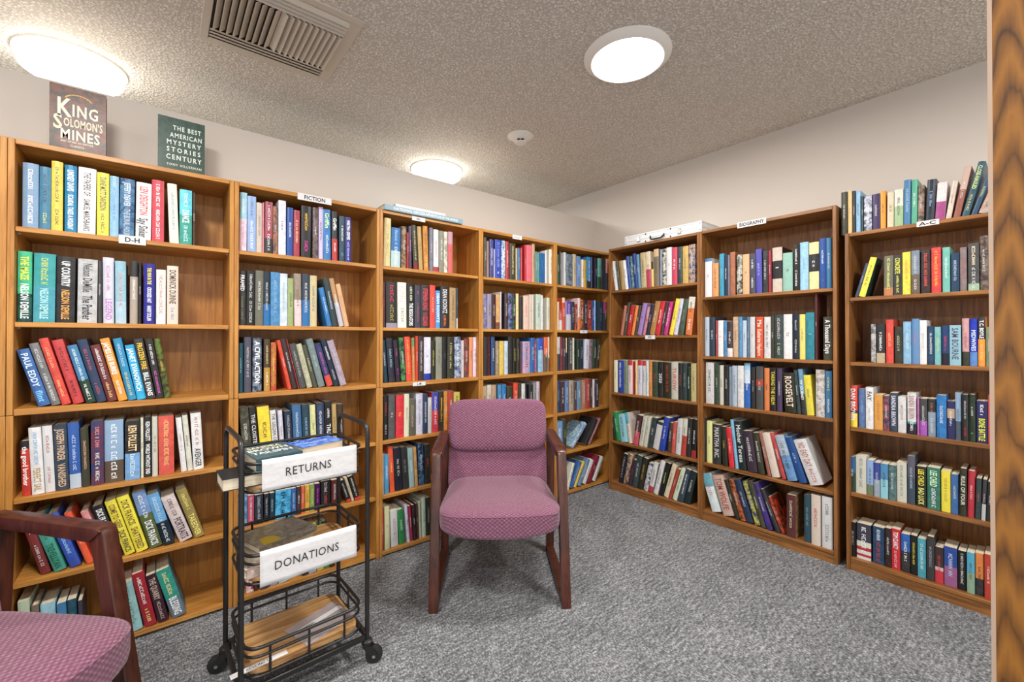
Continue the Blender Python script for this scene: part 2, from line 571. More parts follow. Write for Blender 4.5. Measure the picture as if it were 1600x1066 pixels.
# long louvres along the two long edges
def blade(y0, z0, y1, z1, xa, xb, th=0.0016):
    bm = bmesh.new()
    n = Vector((0, z0 - z1, y1 - y0)).normalized() * th
    prism_bm(bm, [(y0, z0), (y1, z1), (y1 + n.y, z1 + n.z), (y0 + n.y, z0 + n.z)], 0, xa, xb)
    return from_bm('louvre', bm, M['vent_metal'], vent)
for k in range(4):
    y = hy_ - 0.016 - k * 0.024
    blade(y, -0.006, y - 0.0225, -0.012, -hx_ + .013, hx_ - .031)
for k in range(4):
    y = -hy_ + fw_ - 0.018 + k * 0.024
    blade(y, -0.004, y + 0.020, -0.018, -hx_ + .013, hx_ - .031)
ya, yb = -hy_ + fw_ + 0.085, hy_ - 0.118
n_sl = 19
for k in range(n_sl):
    x = -hx_ + 0.03 + k * (2 * hx_ - 0.075) / (n_sl - 1)
    s = -1 if k < 9 else 1
    bm = bmesh.new()
    dx = 0.010 * s
    prism_bm(bm, [(x - dx, -0.002), (x + dx, -0.020), (x + dx + .0025, -0.020), (x - dx + .0025, -0.002)], 1, ya, yb)
    from_bm('slat', bm, M['vent_metal'], vent)

# ------------------------------------------------------------------ bookcases
def bookcase(x0, width, H, depth, tops, wk, label, right_run=False, base_y=0.0, seam=None, open_top=False, kick=0.0, th=0.019, group=None):
    """local frame: x along the front, y into the case, z up; tops = heights of the shelf surfaces"""
    if right_run:
        root = empty('bookcase', (XR, x0, 0), -math.pi / 2)
    else:
        root = empty('bookcase', (x0, 0, 0), 0)
    tag(root, label, 'bookcase', group)
    V, Hh, Dp = M[wk + '_z'], M[wk + '_x'], M[wk + '_y']
    W = width
    cuts = [0.0] + ([seam] if seam else []) + [H]
    for (xa, xb) in ((0.0, th), (W - th, W)):
        for za, zb in zip(cuts, cuts[1:]):
            box('side_panel', (xa + 0.0006, 0, za + (0.0008 if za else 0)), (xb - 0.0006, depth, zb - (0.0008 if zb < H else 0)), V, root, 0.0015, 1)
    box('back_panel', (th, depth - 0.006, 0.0), (W - th, depth, H - 0.001), V, root)
    if not open_top:
        box('top_panel', (th, 0.001, H - th), (W - th, depth - 0.006, H), Hh, root, 0.0015, 1)
    for z in tops:
        thick = 0.024 if (seam and abs(z - seam) < .03) else th
        y0 = 0.002 if (seam and abs(z - seam) < .03) or z < 0.1 else 0.006
        lo = max(z - thick, 0.0)
        box('shelf', (th, y0, lo), (W - th, depth - 0.006, z), Hh, root, 0.0015, 1)
    if kick > 0:
        box('kick_board', (th, 0.012 if kick > 0.055 else 0.004, 0), (W - th, 0.026, kick - 0.0005), Hh, root)
    for z in tops:
        if z < 0.1 or (seam and abs(z - seam) < .03): continue
        for x0_, x1_ in ((th - .0005, th + .008), (W - th - .008, W - th + .0005)):
            box('shelf_pin', (x0_, 0.045, z - th - .0045), (x1_, 0.051, z - th - .0003), M['shelf_pin'], root)
    return root


WL = 0.699; XR = 3.316; YR0 = -0.0984; WR = 0.7786
OAK_SH = [1.660, 1.307, 0.987, 0.657, 0.347, 0.030]
SEAM = 0.965
for k, lab in ((-1, 'golden oak bookcase beyond the D-H one, only its upright in view'),
               (0, 'golden oak bookcase with the D-H label and two books standing on top'),
               (1, 'golden oak bookcase with the FICTION label behind the black cart'),
               (2, 'golden oak bookcase with a blue atlas lying on its top'),
               (3, 'golden oak bookcase directly behind the back of the mauve chair'),
               (4, 'golden oak bookcase in the corner of the two walls')):
    bookcase(k * WL, WL, 1.98, 0.28, OAK_SH, 'oak', lab, seam=SEAM, group='oak bookcases along the partition')
SH_R1 = [1.634, 1.266, 0.798, 0.400, 0.070]
SH_R2 = [1.525, 1.121, 0.798, 0.393, 0.070]
SH_R3 = [1.465, 1.117, 0.767, 0.416, 0.067]
bookcase(YR0, WR, 1.98, 0.275, SH_R1, 'walnut', 'brown walnut bookcase with a silver case lying on its top', True, kick=0.05, group='walnut bookcases along the side wall')
bookcase(YR0 - WR, WR, 1.98, 0.275, SH_R2, 'walnut', 'brown walnut bookcase with the BIOGRAPHY label', True, kick=0.05, group='walnut bookcases along the side wall')
Y3 = -1.692
bookcase(Y3, 0.92, 1.8127, 0.275, SH_R3, 'walnut', 'lower brown walnut bookcase with the A-C label and books along its top', True, kick=0.05, group='walnut bookcases along the side wall')

# ------------------------------------------------------------------ paper shelf labels
def shelf_label(u0, u1, vmid, text, run, hgt, label, fs=0.55, sq=1.0, rz=0.0):
    if run == 'L':
        a, b = hit(u0, vmid, 1, -0.002), hit(u1, vmid, 1, -0.002); wd = abs(b.x - a.x)
        root = empty('shelf_label', ((a.x + b.x) / 2, -0.0005, (a.z + b.z) / 2), 0)
    else:
        a, b = hit(u0, vmid, 0, XR - 0.002), hit(u1, vmid, 0, XR - 0.002); wd = abs(b.y - a.y)
        root = empty('shelf_label', (XR - 0.0005, (a.y + b.y) / 2, (a.z + b.z) / 2), -math.pi / 2)
    tag(root, label, 'sign', 'paper labels on the shelves')
    box('paper', (-wd / 2, -0.0012, -hgt / 2), (wd / 2, 0, hgt / 2), M['paper'], root)
    if text[0] == '#':
        rnd = random.Random(text + label)
        V, F, tw = blocks(int(text[1:]), rnd)
        me = bpy.data.meshes.new('lettering'); h = hgt * fs
        me.from_pydata([((x - tw / 2) * h, -0.0016, (y - .5) * h) for x, y in V], [], F)
        link('lettering', me, M['ink'], root)
    else:
        h = hgt * fs
        flat_text('lettering', text, h, (0, -0.0016, 0), (1, 0, 0), (0, 0, 1), M['ink'], root, min(sq, wd * 0.86 / (layout(text, 0.02, 1)[2] * h)), 1, 0.02)
    return root

# ------------------------------------------------------------------ the books, row by row, as measured on the shelves
# each line: x0 x1 top lean | cover colours (a:p/b = a down to p %, a~b = printed picture) [@side colour] | lettering
ROWS = []


def row(case, shelf, run, z, ox, oy, sc, text, rec=0.03, dim=1.0):
    ROWS.append((case, shelf, run, z, ox, oy, sc, text, rec, dim))


C1, C2, C3, C4, C5 = 'D-H bookcase', 'FICTION bookcase', 'atlas bookcase', 'oak bookcase behind the chair', 'oak corner bookcase'
D1, D2, D3 = 'silver-case bookcase', 'BIOGRAPHY bookcase', 'A-C bookcase'
row(C1, 'top shelf', 'L', 1.660, 0, 200, 4.324, '''155 264 240 3|8ac|fff #5;fff #6
268 348 265 3|48a|235 #8;dd6 #3
350 428 228 3|fd4|543 #10;322 #5
440 522 255 3|08b|fff LINDSEY DAVIS;fff SCANDAL TAKES A HOLIDAY
527 648 272 5|eee|433 THE PAPERS OF;433 SAMUEL MARCHBANKS
658 740 305 2|fe3|433 DIANE MOTT DAVIDSON;433 #6
745 806 328 3|9ce|48b #11
809 908 345 5|247~58a|cde JEFFERY DEAVER;abc THE BURIAL HOUR
918 1022 372 5|eee|d44 LEN DEIGHTON;222 Spy Sinker
1028 1112 355 2|d45|fff #7;fff #10
1150 1214 378 -18|eed|99b #12
1216 1300 420 0|5cd:45/298|eff #4;eff DANCE;dff #5
1303 1325 440 0|432|''')
row(C1, 'second shelf', 'L', 1.307, 0, 380, 3.949, '''110 200 52 2|3b8:60/134~265|fe3 THE MAZE;fff NELSON DEMILLE
205 340 65 5|3aa:48/4ab|dd5 #7;bee NELSON DEMILLE
345 462 85 5|222|fff UP COUNTRY;ea5 NELSON DEMILLE
478 600 100 5|bbb|444 Nelson DeMille;222 The Panther
604 632 112 0|444|
640 708 90 -5|dde|c8a #8;b7b LEGEND
715 782 112 -5|9cd:65/bde|d88 #9
803 853 112 0|333:25/ba9|fff #8
856 876 120 0|222|
888 958 128 -2|229|fe5 THE MAN IN THE;fff CROOKED HAT;fff HARRY DOLAN
965 1025 165 0|eed|b77 #12
1032 1102 142 0|edc|543 DOMINICK DUNNE;88a #3''')
row(C1, 'third shelf', 'L', 0.987, 0, 380, 3.949, '''245 322 655 -140|36a|def PAUL EDDY;8cf flint
325 386 618 -145|777|ddd #7;eee #9
390 448 588 -150|d43|fc9 #6;fc8 #6
460 530 597 -140|d44|622 #6;311 #5
540 602 630 -125|48b:60/243|eff #12;fff #5
606 667 595 -130|346|c55 #6;c55 #4
672 735 628 -115|733|fff #11;fd8 #5
738 796 588 -120|e92|fff JAMES LEE BURKE;fff #5
798 850 588 -100|29c|cde #8;fd6 #8
853 910 628 -80|1ad|fff JANET EVANOVICH
912 968 590 -85|333|fc3 FROZEN FIRE;fff BILL EVANS
972 1018 590 -75|333|fff #8;e6c #9
1021 1060 590 -70|432~683|ea4 #5''')
row(C1, 'fourth shelf', 'L', 0.657, 0, 620, 2.732, '''98 138 190 -12|222:15/c32|fff the good brother
140 194 133 -28|eee|5ad #10;b95 PERFECT SAIL
197 240 125 -18|eee|a55 #6;c88 #6
242 299 120 -14|345|db9 JOSEPH FINDER;db9 VANISHED
302 351 112 -14|36b:78/cde|cdf #9
354 389 135 -12|443|eb9 #12
392 447 105 -4|347~733|e99 #5;eee #7
450 531 100 -4|9bd:65/654|fff #4;fff #5
536 600 105 -2|222:55/7ad|fda KEN FOLLETT;eff #6
603 616 90 -3|eec|
618 650 88 -3|222|fff KEN FOLLETT;fff WORLD WITHOUT END
652 676 85 -3|ddc|866 #8
680 746 82 -4|d54|fc8 #14
776 800 90 -26|eee|a88 #8
803 826 80 -26|ddc|633 #6
828 872 70 -15|eee@b87|a64 #8;222 AVENGER''')
row(C1, 'fifth shelf', 'L', 0.347, 0, 620, 2.732, '''180 226 510 -95|833|fdd #4;eee #6
238 292 515 -110|4a9|264 #5;264 TREVELLYAN
305 355 500 -105|35b|adf #10
375 407 495 -100|e52|fb9 #8
450 482 490 -105|e99|c55 #8
486 533 465 -92|222|fff DICK FRANCIS'S;e55 #8
538 584 445 -90|fe2|753 COME TO GRIEF;333 DICK FRANCIS
588 640 425 -90|fe2|753 DICK FRANCIS;753 SHATTERED
644 700 405 -80|79c:40/563|fff #6;fff DICK FRANCIS
703 752 415 -75|6ad:55/123|def #9;eff #6
772 830 425 -85|dcc|654 #5;433 PORTRAITS
835 880 395 -85|984|fe8 #5;fe8 TAKEOVER''')
row(C1, 'bottom shelf', 'L', 0.030, 0, 620, 2.732, '''100 150 872 -20|cdb|
154 186 890 -15|876|
192 256 882 -15|9cd|
262 302 880 -15|48b|
306 346 865 -15|256|fff #6
349 368 870 -12|445|
520 550 830 -40|dcc|a66 #8
556 618 800 -60|9cc|688 #9
625 676 755 -65|b23|fff #8;fe9 #4
682 728 765 -70|423|cba THE QUARRY;cba #6
742 803 740 -80|298:62/678@367|fe9 #7;fff BLESSING''', 0.012, 0.8)
row(C2, 'top shelf', 'L', 1.660, 360, 280, 5.921, '''85 152 125 5|9cd:45/ecd|fff #6;b8a #8
160 240 160 2|9be|678 #4;fff #9
242 299 220 3|dcb|986 #9
301 315 218 2|e9a|
318 390 212 5|a45:70/333|fff #8;fff #5
396 442 255 3|555~b75|ddd #4
447 516 200 2|dde|889 #4
522 580 265 3|25a|fff #7
585 642 290 3|a34|fda #9
655 745 250 5|222|fc4 #5;e3a #3
765 814 265 3|544~877|eee #4
817 860 260 2|dce|225 #9
864 932 280 -10|27b|dfa Griffin;fff #7
942 995 300 -3|333:55/c33|fff Griffin;fff #4
1010 1062 345 0|245|fff #7;5bd #2
1066 1118 355 0|339|fff MARTHA GRIMES;ddf #8''')
row(C2, 'second shelf', 'L', 1.307, 360, 400, 4.846, '''65 118 115 2|333|fff FRAMED;886 #9
120 186 112 3|222|ddd #9;ddd #8
188 249 112 3|776|ddd #9
251 303 120 2|234:60/27b|ddd #10
305 375 125 3|48b|8bd #9
377 434 135 0|cde|9aa #10
436 480 170 0|ab7|353 #6
486 542 135 -5|987:50/ecc|755 #5
545 601 138 0|345:50/27b|ddd #10
603 656 150 0|dc9|876 #9
735 772 240 -65|27b|def #8
775 820 170 -75|344|cde #8
826 863 170 -80|c96:50/ccd|fff #6
868 902 212 -70|eb8|c85 #8''')
row(C2, 'third shelf', 'L', 0.987, 360, 400, 4.846, '''62 100 660 2|256|9cd #8
108 162 615 0|556|ccc #10
172 240 620 0|334~89a|fff A CIVIL ACTION
258 304 630 0|543:55/c93|fd9 #8;fff #5
310 352 655 0|c82~b33|fd8 #6
440 470 640 -95|d42|
474 513 632 -105|433|ddd #10
515 527 636 -105|a33|
530 580 670 -100|555|bba #9
585 628 670 -100|bb9|888 #5
631 668 680 -100|554|dda #6
672 722 630 -105|788|abb #5
735 784 665 -100|336:75/c43|c6a #9
788 832 632 -105|234|fff #6;ccc #5
838 886 640 -105|a9a|ccc #8''')
row(C2, 'fourth shelf', 'L', 0.657, 360, 600, 4.1, '''90 148 150 -35|443~665|
150 192 150 -32|333|ddd THE CLOISTERS
200 275 145 -30|fd1|753 #4
278 314 170 -24|eee|333 THE GOLDEN COUPLE
325 352 170 -20|dde|a55 #7
362 406 175 -16|234|ccd #10
410 466 135 -15|47a|cde #9
470 516 135 -12|245|9bd #7
520 556 135 -12|dd9|443 #3
560 607 125 -8|346|eee #9
612 656 115 -8|222|fff #4;fff THUNDER
660 690 130 -12|ca6|
694 735 130 -12|432|''')
row(C2, 'fifth shelf', 'L', 0.347, 360, 600, 4.1, '''45 112 700 0|48b~9ce|fff #6
114 156 715 0|d57|fff #10
160 214 710 -2|234|ddd #12
218 251 705 0|223|ddd #8
255 286 700 0|245|cde #6
290 388 680 3|29c~6cf|124 #3
392 425 670 0|36a|cde #8
428 454 660 0|433|fff #5
456 478 655 0|d63|fdd #6
480 510 650 0|da3|863 #5
512 542 645 0|8a5|dd6 #8
545 577 640 0|415|e5b #7
582 642 620 0|222|ddd #5;c55 #8
650 690 615 0|622|
748 778 620 -50|222:88/d33|ddd #8
780 798 600 -50|dca|
802 836 590 -48|222:88/d33|ddd #8''', 0.03, 0.75)
row(C2, 'bottom shelf', 'L', 0.030, 330, 780, 5.922, '''330 400 340 -60|c33~fff|fff #4
405 440 330 -60|533|
460 545 320 -70|445|ccc #3
550 622 310 -70|aab|
630 730 300 -70|bcd|
845 905 250 -80|334|aaa #4
908 980 240 -80|abc|
985 1048 225 -80|cb3|
1052 1100 215 -80|384|
1104 1150 205 -80|333|''', 0.02, 0.35)
row(C3, 'top shelf', 'L', 1.660, 590, 310, 8.2, '''78 162 255 13|ed9|a93 #10
172 290 380 8|37b:58/bdd|9ce #4;eee #5
305 368 360 5|543~a86|ddd #5
378 402 440 -8|b33|
406 442 355 -14|546|dab #8
466 524 345 -30|443:85/822|dc9 #12
535 584 362 -25|ca6|865 #6
596 656 355 -15|c82|743 #9;fd9 #4
668 712 378 0|778|ddd #6
718 784 402 0|eee:88/b34|b77 #6
790 848 420 0|887|eee #9
852 900 430 0|eed~a98|
905 964 430 0|c9a:30/d66|a44 #2''')
row(C3, 'second shelf', 'L', 1.307, 590, 430, 5.924, '''42 72 65 0|633|c44 #6
80 184 65 -3|333:90/99b|d35 #4;a94 #5
190 270 68 -5|eed|dcc KING;998 #4
275 342 82 0|222|eec #5;fff THE REGULATORS
345 402 95 0|445|b55 #2;a66 #6
405 477 95 0|333|d45 STEPHEN KING;d45 11/22/63
485 535 95 0|e43|fba #5
538 580 145 0|49d|fff DEAN KOONTZ
585 658 105 0|333|ddd DEAN KOONTZ;e73 #3
668 727 118 0|b96|754 #9
731 770 120 0|356:75/ddd|8bd #6;c33 #2''')
row(C3, 'third shelf', 'L', 0.987, 590, 430, 5.924, '''58 98 600 -25|245|cde #7
108 167 585 -30|223|9cd #7
175 217 605 -30|323|c5a #4;a4a #3
225 268 580 -26|233~595|
270 322 570 -22|e42|fb6 #12
326 350 580 -8|6a6:20/d95|fd9 #5
353 378 565 0|d42|
381 428 565 0|433|ddd #12
431 494 575 2|dde:85/13a|333 #1
500 534 605 0|332|dd6 #9
540 598 572 2|998|666 #5
602 643 572 0|222|555 #3
646 704 572 3|332|cb8 #8
715 774 572 -3|347~bcd|eee #6
777 802 605 0|dcc|4aa #3
806 842 590 0|443~a44|
846 882 575 3|e96|
884 918 575 3|dcd|a33 #6''')
row(C3, 'fourth shelf', 'L', 0.657, 590, 590, 3.806, '''35 63 110 0|222|c44 #6;ddd #4
66 105 105 0|555|ddd #2
108 155 105 2|d23|fc3 #2
158 187 98 2|eec|987 #6
189 226 130 0|665|ca9 #8
229 269 95 0|ccd|99a #8
271 299 100 0|346|ddd #9
301 323 120 0|ddd|
325 363 90 0|44a:45/c34|fff #9
366 393 85 0|332|fc5 #10
395 418 82 0|d83|
421 450 80 0|b43|
453 490 88 0|dc5|''')
row(C3, 'fifth shelf', 'L', 0.347, 590, 590, 3.806, '''22 40 455 -2|dcb|
42 70 460 -5|5ad|eef #6
76 105 415 -28|e52|fd6 #5
110 152 420 -15|223|ccb #5
155 188 415 -15|333|998 #5
192 223 420 -14|9bb|eee #5
227 244 415 -14|c95|
248 280 395 -8|223~58b|
284 318 400 -5|222|b44 #4''')
row(C3, 'bottom shelf', 'L', 0.030, 590, 590, 3.806, '''22 40 790 0|b34|ddd #8
47 76 770 -8|dda|885 #2
84 126 790 -8|ddd|b79 #5
132 165 785 -12|284|cec #5
179 196 760 -18|ccd|
198 214 765 -16|b25|fff #8
217 234 760 -12|322|
237 248 750 -10|533|
251 264 740 -8|cca|
268 290 715 -5|cdc|
293 318 715 -4|232|bba #8''', 0.02)
row(C4, 'top shelf', 'L', 1.660, 750, 350, 7.619, '''48 80 160 0|554|ddd #6
83 108 205 0|a87|
115 163 185 0|448|eef #8
166 178 300 0|dde|
181 255 190 0|24a|aad #8;fff #1
259 302 200 0|58a~eee|eee #8
306 346 210 0|b34|fdd #9
355 424 235 0|443|dc9 #12
427 441 290 0|ec8|
445 484 290 0|47a|9bc #6
490 530 290 0|d43|fc8 #2
533 552 250 0|c23|
555 618 255 0|e67|977 #2
621 655 235 0|ca7|
660 681 330 0|689|
684 706 340 0|5a8|
709 776 350 0|26a|48b #4
780 824 318 0|eee|653 #1
827 864 306 0|eed|987 #9''')
row(C4, 'second shelf', 'L', 1.307, 750, 450, 7.105, '''32 78 65 0|99b~559|eee #3
81 130 68 0|a98~88b|
135 175 75 0|422|dcc #6
178 222 75 0|c95:80/742|fd8 #2
226 270 45 0|dde|456 #7
275 310 60 0|433|
313 358 60 0|434~68b|e6a #4
361 398 65 0|324~363|
401 431 65 0|fd9|c86 #2
440 478 95 0|333|555 #5
482 545 90 0|ecb|c87 #3
548 580 75 0|dcb|444 #2
583 620 75 0|edc|443 #3
623 680 72 0|cdc|
683 740 85 0|ddd|b77 #3
743 776 110 0|ddc|776 #6''')
row(C4, 'third shelf', 'L', 0.987, 750, 450, 7.105, '''45 96 545 0|333|733 #3
98 123 545 0|833|
126 166 545 0|358|eee #7
173 214 590 0|986|
217 265 590 0|db4|fe9 #2
272 312 590 0|bcd|9c8 #3
316 361 540 0|333|555 #5
366 405 560 0|221|cb5 #7
408 440 560 0|332|a98 #6
443 471 600 0|433|
476 557 595 0|9ad~d9a|
562 610 555 0|26a|dd6 #5
613 645 575 0|638~e78|
648 702 560 0|25c:35/8bd|
712 755 550 0|d63:50/654|fff #4
759 795 545 0|edc:60/733|''')
row(C4, 'fourth shelf', 'L', 0.657, 750, 580, 5.329, '''18 58 125 0|cb9|
61 96 115 0|dcb|
99 136 115 0|ca8|
150 180 115 0|48b|
183 219 110 0|27b|
225 272 130 0|443|ddd #3
280 318 98 0|d42|
321 345 105 0|332|cb4 #4
348 378 105 0|ddd|
381 405 100 0|222|
409 441 110 0|333|
445 469 95 0|999|
472 498 88 0|dcd|''', 0.03, 0.4)
row(C5, 'top shelf', 'L', 1.660, 750, 350, 7.619, '''918 946 365 0|364|
950 996 330 0|433|ddd #8
1000 1026 340 0|ddd|
1030 1104 362 0|89a~345|
1107 1146 362 0|cb9|
1150 1200 385 0|68b|def #4
1214 1234 425 0|edc|
1237 1270 430 0|ca3|
1273 1321 395 0|28c:75/333|
1325 1361 400 0|446|ddd #4
1365 1400 405 0|223|c9c #3
1404 1445 410 0|6ba:60/353|
1448 1492 415 0|222|999 #5
1499 1528 420 0|d98:45/445|''')
row(C5, 'second shelf', 'L', 1.307, 750, 450, 7.105, '''860 880 155 0|edb|
883 912 250 0|d55:50/eee|
915 946 110 0|fda:15/d53|fff #5
963 1010 150 0|74b:45/ccd|
1013 1050 155 0|234|
1053 1085 180 0|433~b53|
1088 1116 115 0|ecc:60/d73|
1119 1151 130 0|333~d73|fff #7
1154 1192 140 0|223|ddd #8
1196 1240 140 0|c43~422|fff #4
1243 1269 140 0|247|
1272 1310 140 0|8ae|578 #4
1313 1370 150 0|345|688 #4
1373 1408 155 0|b48:40/445|ddd #4''')
row(C5, 'third shelf', 'L', 0.987, 750, 450, 7.105, '''857 890 545 0|ddd:50/445|
893 920 545 0|833|ddd #5
923 951 555 0|434|
955 981 555 0|fd9:45/333|fff #3
984 1031 550 0|444|
1035 1073 555 0|ddc|
1077 1106 575 0|343|ddd #5
1109 1149 575 0|234|9ab #5
1153 1207 570 12|dde|
1210 1245 570 14|889~733|
1249 1280 570 20|343|ddd #6
1284 1320 570 25|332|ddd #6''')
row(C5, 'fourth shelf', 'L', 0.657, 750, 580, 5.329, '''640 668 85 0|346|8bd #6
671 706 90 0|433~534|
709 739 85 0|68b|eee #6
742 782 78 0|a98|
785 806 90 0|544|
809 843 85 0|79b|eee #3
848 881 75 0|a75|
884 916 65 0|b44|ddd #7
919 937 65 0|432|
940 956 70 0|dcc|
959 990 70 0|334|''')
row(C5, 'fifth shelf', 'L', 0.347, 750, 580, 5.329, '''634 690 420 0|7ad|fff #3
693 722 405 0|443|cb5 #3
738 775 435 125|cde~68b@79b|
858 893 400 95|333|555 #5
896 914 395 98|a67|''')
row(C5, 'bottom shelf', 'L', 0.030, 750, 580, 5.329, '''715 738 765 55|ddc|555 #4
741 772 755 80|36a|
776 799 755 80|db4|
808 838 735 82|68a|
842 878 740 80|ddd|a87 #4
888 922 705 80|823|ddc #2
926 956 715 82|ddd|''', 0.02)
row(D1, 'top shelf', 'R', 1.634, 940, 330, 5.076, '''105 128 400 -30|eee|
132 150 400 -22|443|
155 182 395 -22|b95|
186 210 392 -26|eee|
213 236 360 -24|35a|9be #4
239 260 360 -22|246~7a9|
263 286 338 -22|249|
289 310 345 -18|69b|def #4
314 353 330 -10|cb8|443 #7
356 393 322 -9|edb:50/c46|b55 #3
396 412 400 -4|332:30/fd6|
415 454 302 -4|db8:20/876|
460 478 305 0|89a|
481 508 300 0|433~ddc|
512 553 288 0|eee|b9a #2
557 598 288 0|d46|fff #4
602 638 283 0|344|ddd #5
641 685 278 0|ca5|876 #5
690 740 265 0|247~ca8|cde #7''')
row(D1, 'second shelf', 'R', 1.266, 940, 330, 5.076, '''145 165 750 32|c76|
168 190 725 36|443|ddd #5
193 224 745 38|c22|fff #4
230 252 750 38|e83|
255 275 750 38|543|ddd #4
278 312 730 48|a8c|638 #2
322 342 760 40|cab~c55|
346 372 740 44|334|ddd #4
376 415 715 50|b84|
419 455 715 48|d23|fff #7
458 482 725 46|433|
486 517 718 48|c38|fff #9
530 562 695 58|fd2|
566 597 695 58|ccd|667 #8
606 645 695 46|454|998 #5
660 710 680 32|ddc:30/d73|433 #4;fff #4''')
row(D1, 'third shelf', 'R', 0.798, 940, 540, 3.806, '''72 94 88 0|eec|b97 #4
96 127 88 0|24a|fff #9
130 155 90 0|898|
157 182 88 0|c33:15/edd|b44 #6
184 197 95 0|c44|
199 212 90 0|ec8|
214 239 88 0|c33:15/dde|346 #7
241 262 90 0|c33:15/ddd|346 #7
264 278 92 0|cdd|
280 298 92 0|d83|
301 333 98 0|343|b44 #3
336 366 98 0|222|ddd 2020
370 411 100 0|332|b43 #8
414 453 98 0|ccb|b66 TUROW
456 479 105 0|222|c44 #6
481 506 105 0|344|8aa #7
508 528 130 0|232|
531 562 108 0|dc8|''')
row(D1, 'fourth shelf', 'R', 0.400, 940, 540, 3.806, '''72 85 398 -22|232|
88 112 395 -23|295|
115 155 410 -20|9de|
160 180 400 -25|6bd:35/edc|
184 214 415 25|533:55/d56|
218 242 425 28|ddc|776 #9
244 266 428 28|ddc|887 #6
272 298 430 30|344|ddd #4
301 335 455 30|345:10/ddd|
339 370 430 38|24a|ddf #5
388 408 460 15|543|
411 433 455 14|c54|fdd #4
436 466 440 16|ddd|
470 497 440 14|ddc:45/c43|
500 526 435 12|333|
530 558 440 10|222:80/b33|fff #6''')
row(D1, 'bottom shelf', 'R', 0.070, 940, 540, 3.806, '''98 123 645 30|223|bbb #9
126 152 650 32|433~ca8|
155 175 680 30|434|b44 #3
178 209 655 32|344|ddd #5
212 240 670 34|332|da5 #6
245 270 700 34|446~ddd|
273 300 700 36|ddd:80/b34|
305 330 690 46|ddd|
336 362 700 46|222|bd6 #6
365 392 710 54|edb|
395 413 735 52|b43|fdd #5
416 442 735 56|dec|
450 480 740 54|345|fff #9
484 520 750 46|233|''', 0.012)
row(D2, 'top shelf', 'R', 1.525, 1085, 340, 4.442, '''72 120 285 0|48b:8/eee|a8c #2
125 165 318 0|e95|
172 205 252 0|39b|8bd #5
207 228 262 0|235|fff #9
230 243 262 0|889|
246 282 240 0|a64|c96 #4
292 331 258 0|333~ccb|fff #4
334 380 255 0|eb8|754 #1
383 422 250 0|445|fff #4;fff #5
426 469 220 -10|55b|bbd #5
473 508 228 0|333|ddd #9
511 534 228 0|a34|
540 608 208 0|dcb:30/222:70/dcb|eee #1
612 680 245 0|9cb|633 #1
685 728 185 0|222|fff #6;fff #7
731 790 172 0|9ce|8ab #4
795 863 172 0|ed9:25/222:62/ed9|eee #2
867 911 145 0|25a|def #6;b55 #1
914 950 142 0|48b|def #8''')
row(D2, 'second shelf', 'R', 1.121, 1085, 340, 4.442, '''70 100 692 0|bcd|
103 140 692 0|345|ddd #4
145 158 715 0|b44|
161 198 715 0|eee|c55 #2
201 222 722 0|48b|
225 262 725 0|433:75/edd|fff #5
265 303 690 0|ca8|865 #5
306 328 690 0|59c|
331 359 715 0|cde|
362 379 690 0|579|
382 417 690 0|ddd|b55 #2
425 476 690 0|e52|fdc Me;fdc Katharine Hepburn
481 526 690 0|ddd|
529 550 680 0|443|
553 613 675 0|344|dcc #7;cca #3
616 676 672 0|eee|444 #2
681 722 668 0|234|ccc #5;ddd #6
726 766 672 0|fe7|987 #5
769 830 660 0|289|9cc #1
833 851 530 0|633|
891 953 690 0|443|fff A Thousand Days''')
row(D2, 'third shelf', 'R', 0.798, 1085, 560, 3.229, '''57 98 20 0|ddd|
101 124 30 0|343|bb9 #5
127 147 35 0|ddc|
150 172 38 0|222|ccb #6
174 187 42 0|89a|
190 215 38 0|bcd|
217 248 38 0|ddd|bbb #4
251 281 25 0|9ce:15/cde:45/26b|fff #6
285 306 45 0|333|aaa #6
310 347 42 0|555:30/b43:45/555|ccc #3
352 377 50 0|e84|333 #3
381 412 52 0|222|dc4 TAKING THE HELM
416 441 52 0|546|
456 515 75 -20|332|edc ROOSEVELT
518 538 60 -20|344|
541 564 55 -20|69b:55/333|fff MY JOURNEY
568 604 85 -20|fe3|876 #4
612 656 58 0|a98~ddd|eee #6
660 693 65 0|48b|fe6 #6;fff #6''')
row(D2, 'fourth shelf', 'R', 0.393, 1085, 560, 3.229, '''38 58 300 0|222|
61 88 318 0|ee9|887 #4
92 132 335 0|333|ccc MARTHA INC.
140 167 345 -10|332|cb5 #4
174 200 350 -18|d23|fcc #6
205 221 310 -26|8ce|
224 262 318 -26|233|ddd Mother Teresa
268 318 365 -45|434|ddd #6
322 355 375 -48|443~332|
368 386 375 -72|a65|
390 432 378 -85|edc|cba #3
441 464 380 -90|c44|fff #6
470 522 390 -95|abc:45/69c|
528 570 400 -98|259|bce #3
583 662 415 -140|eee|b76 NO EASY DAY;c66 #4''')
row(D2, 'bottom shelf', 'R', 0.070, 1085, 560, 3.229, '''88 136 580 -58|6ab:35/dee|d55 #3
145 201 590 -60|dba|a55 TOM WOLFE
205 226 612 -60|332|
229 257 612 -62|332~c63|
262 298 612 -68|235|ccd #5
305 331 620 -68|446~dd5|
335 360 620 -70|443|eed #6
364 394 630 -75|53a~333|
408 432 660 -82|333|
436 456 700 -86|332~d42|
462 508 690 0|633@864|ddb #8
550 582 690 0|356|8aa #8
586 632 690 0|edc|c55 #6
640 692 700 0|eee|555 #3;777 #5''', 0.012)
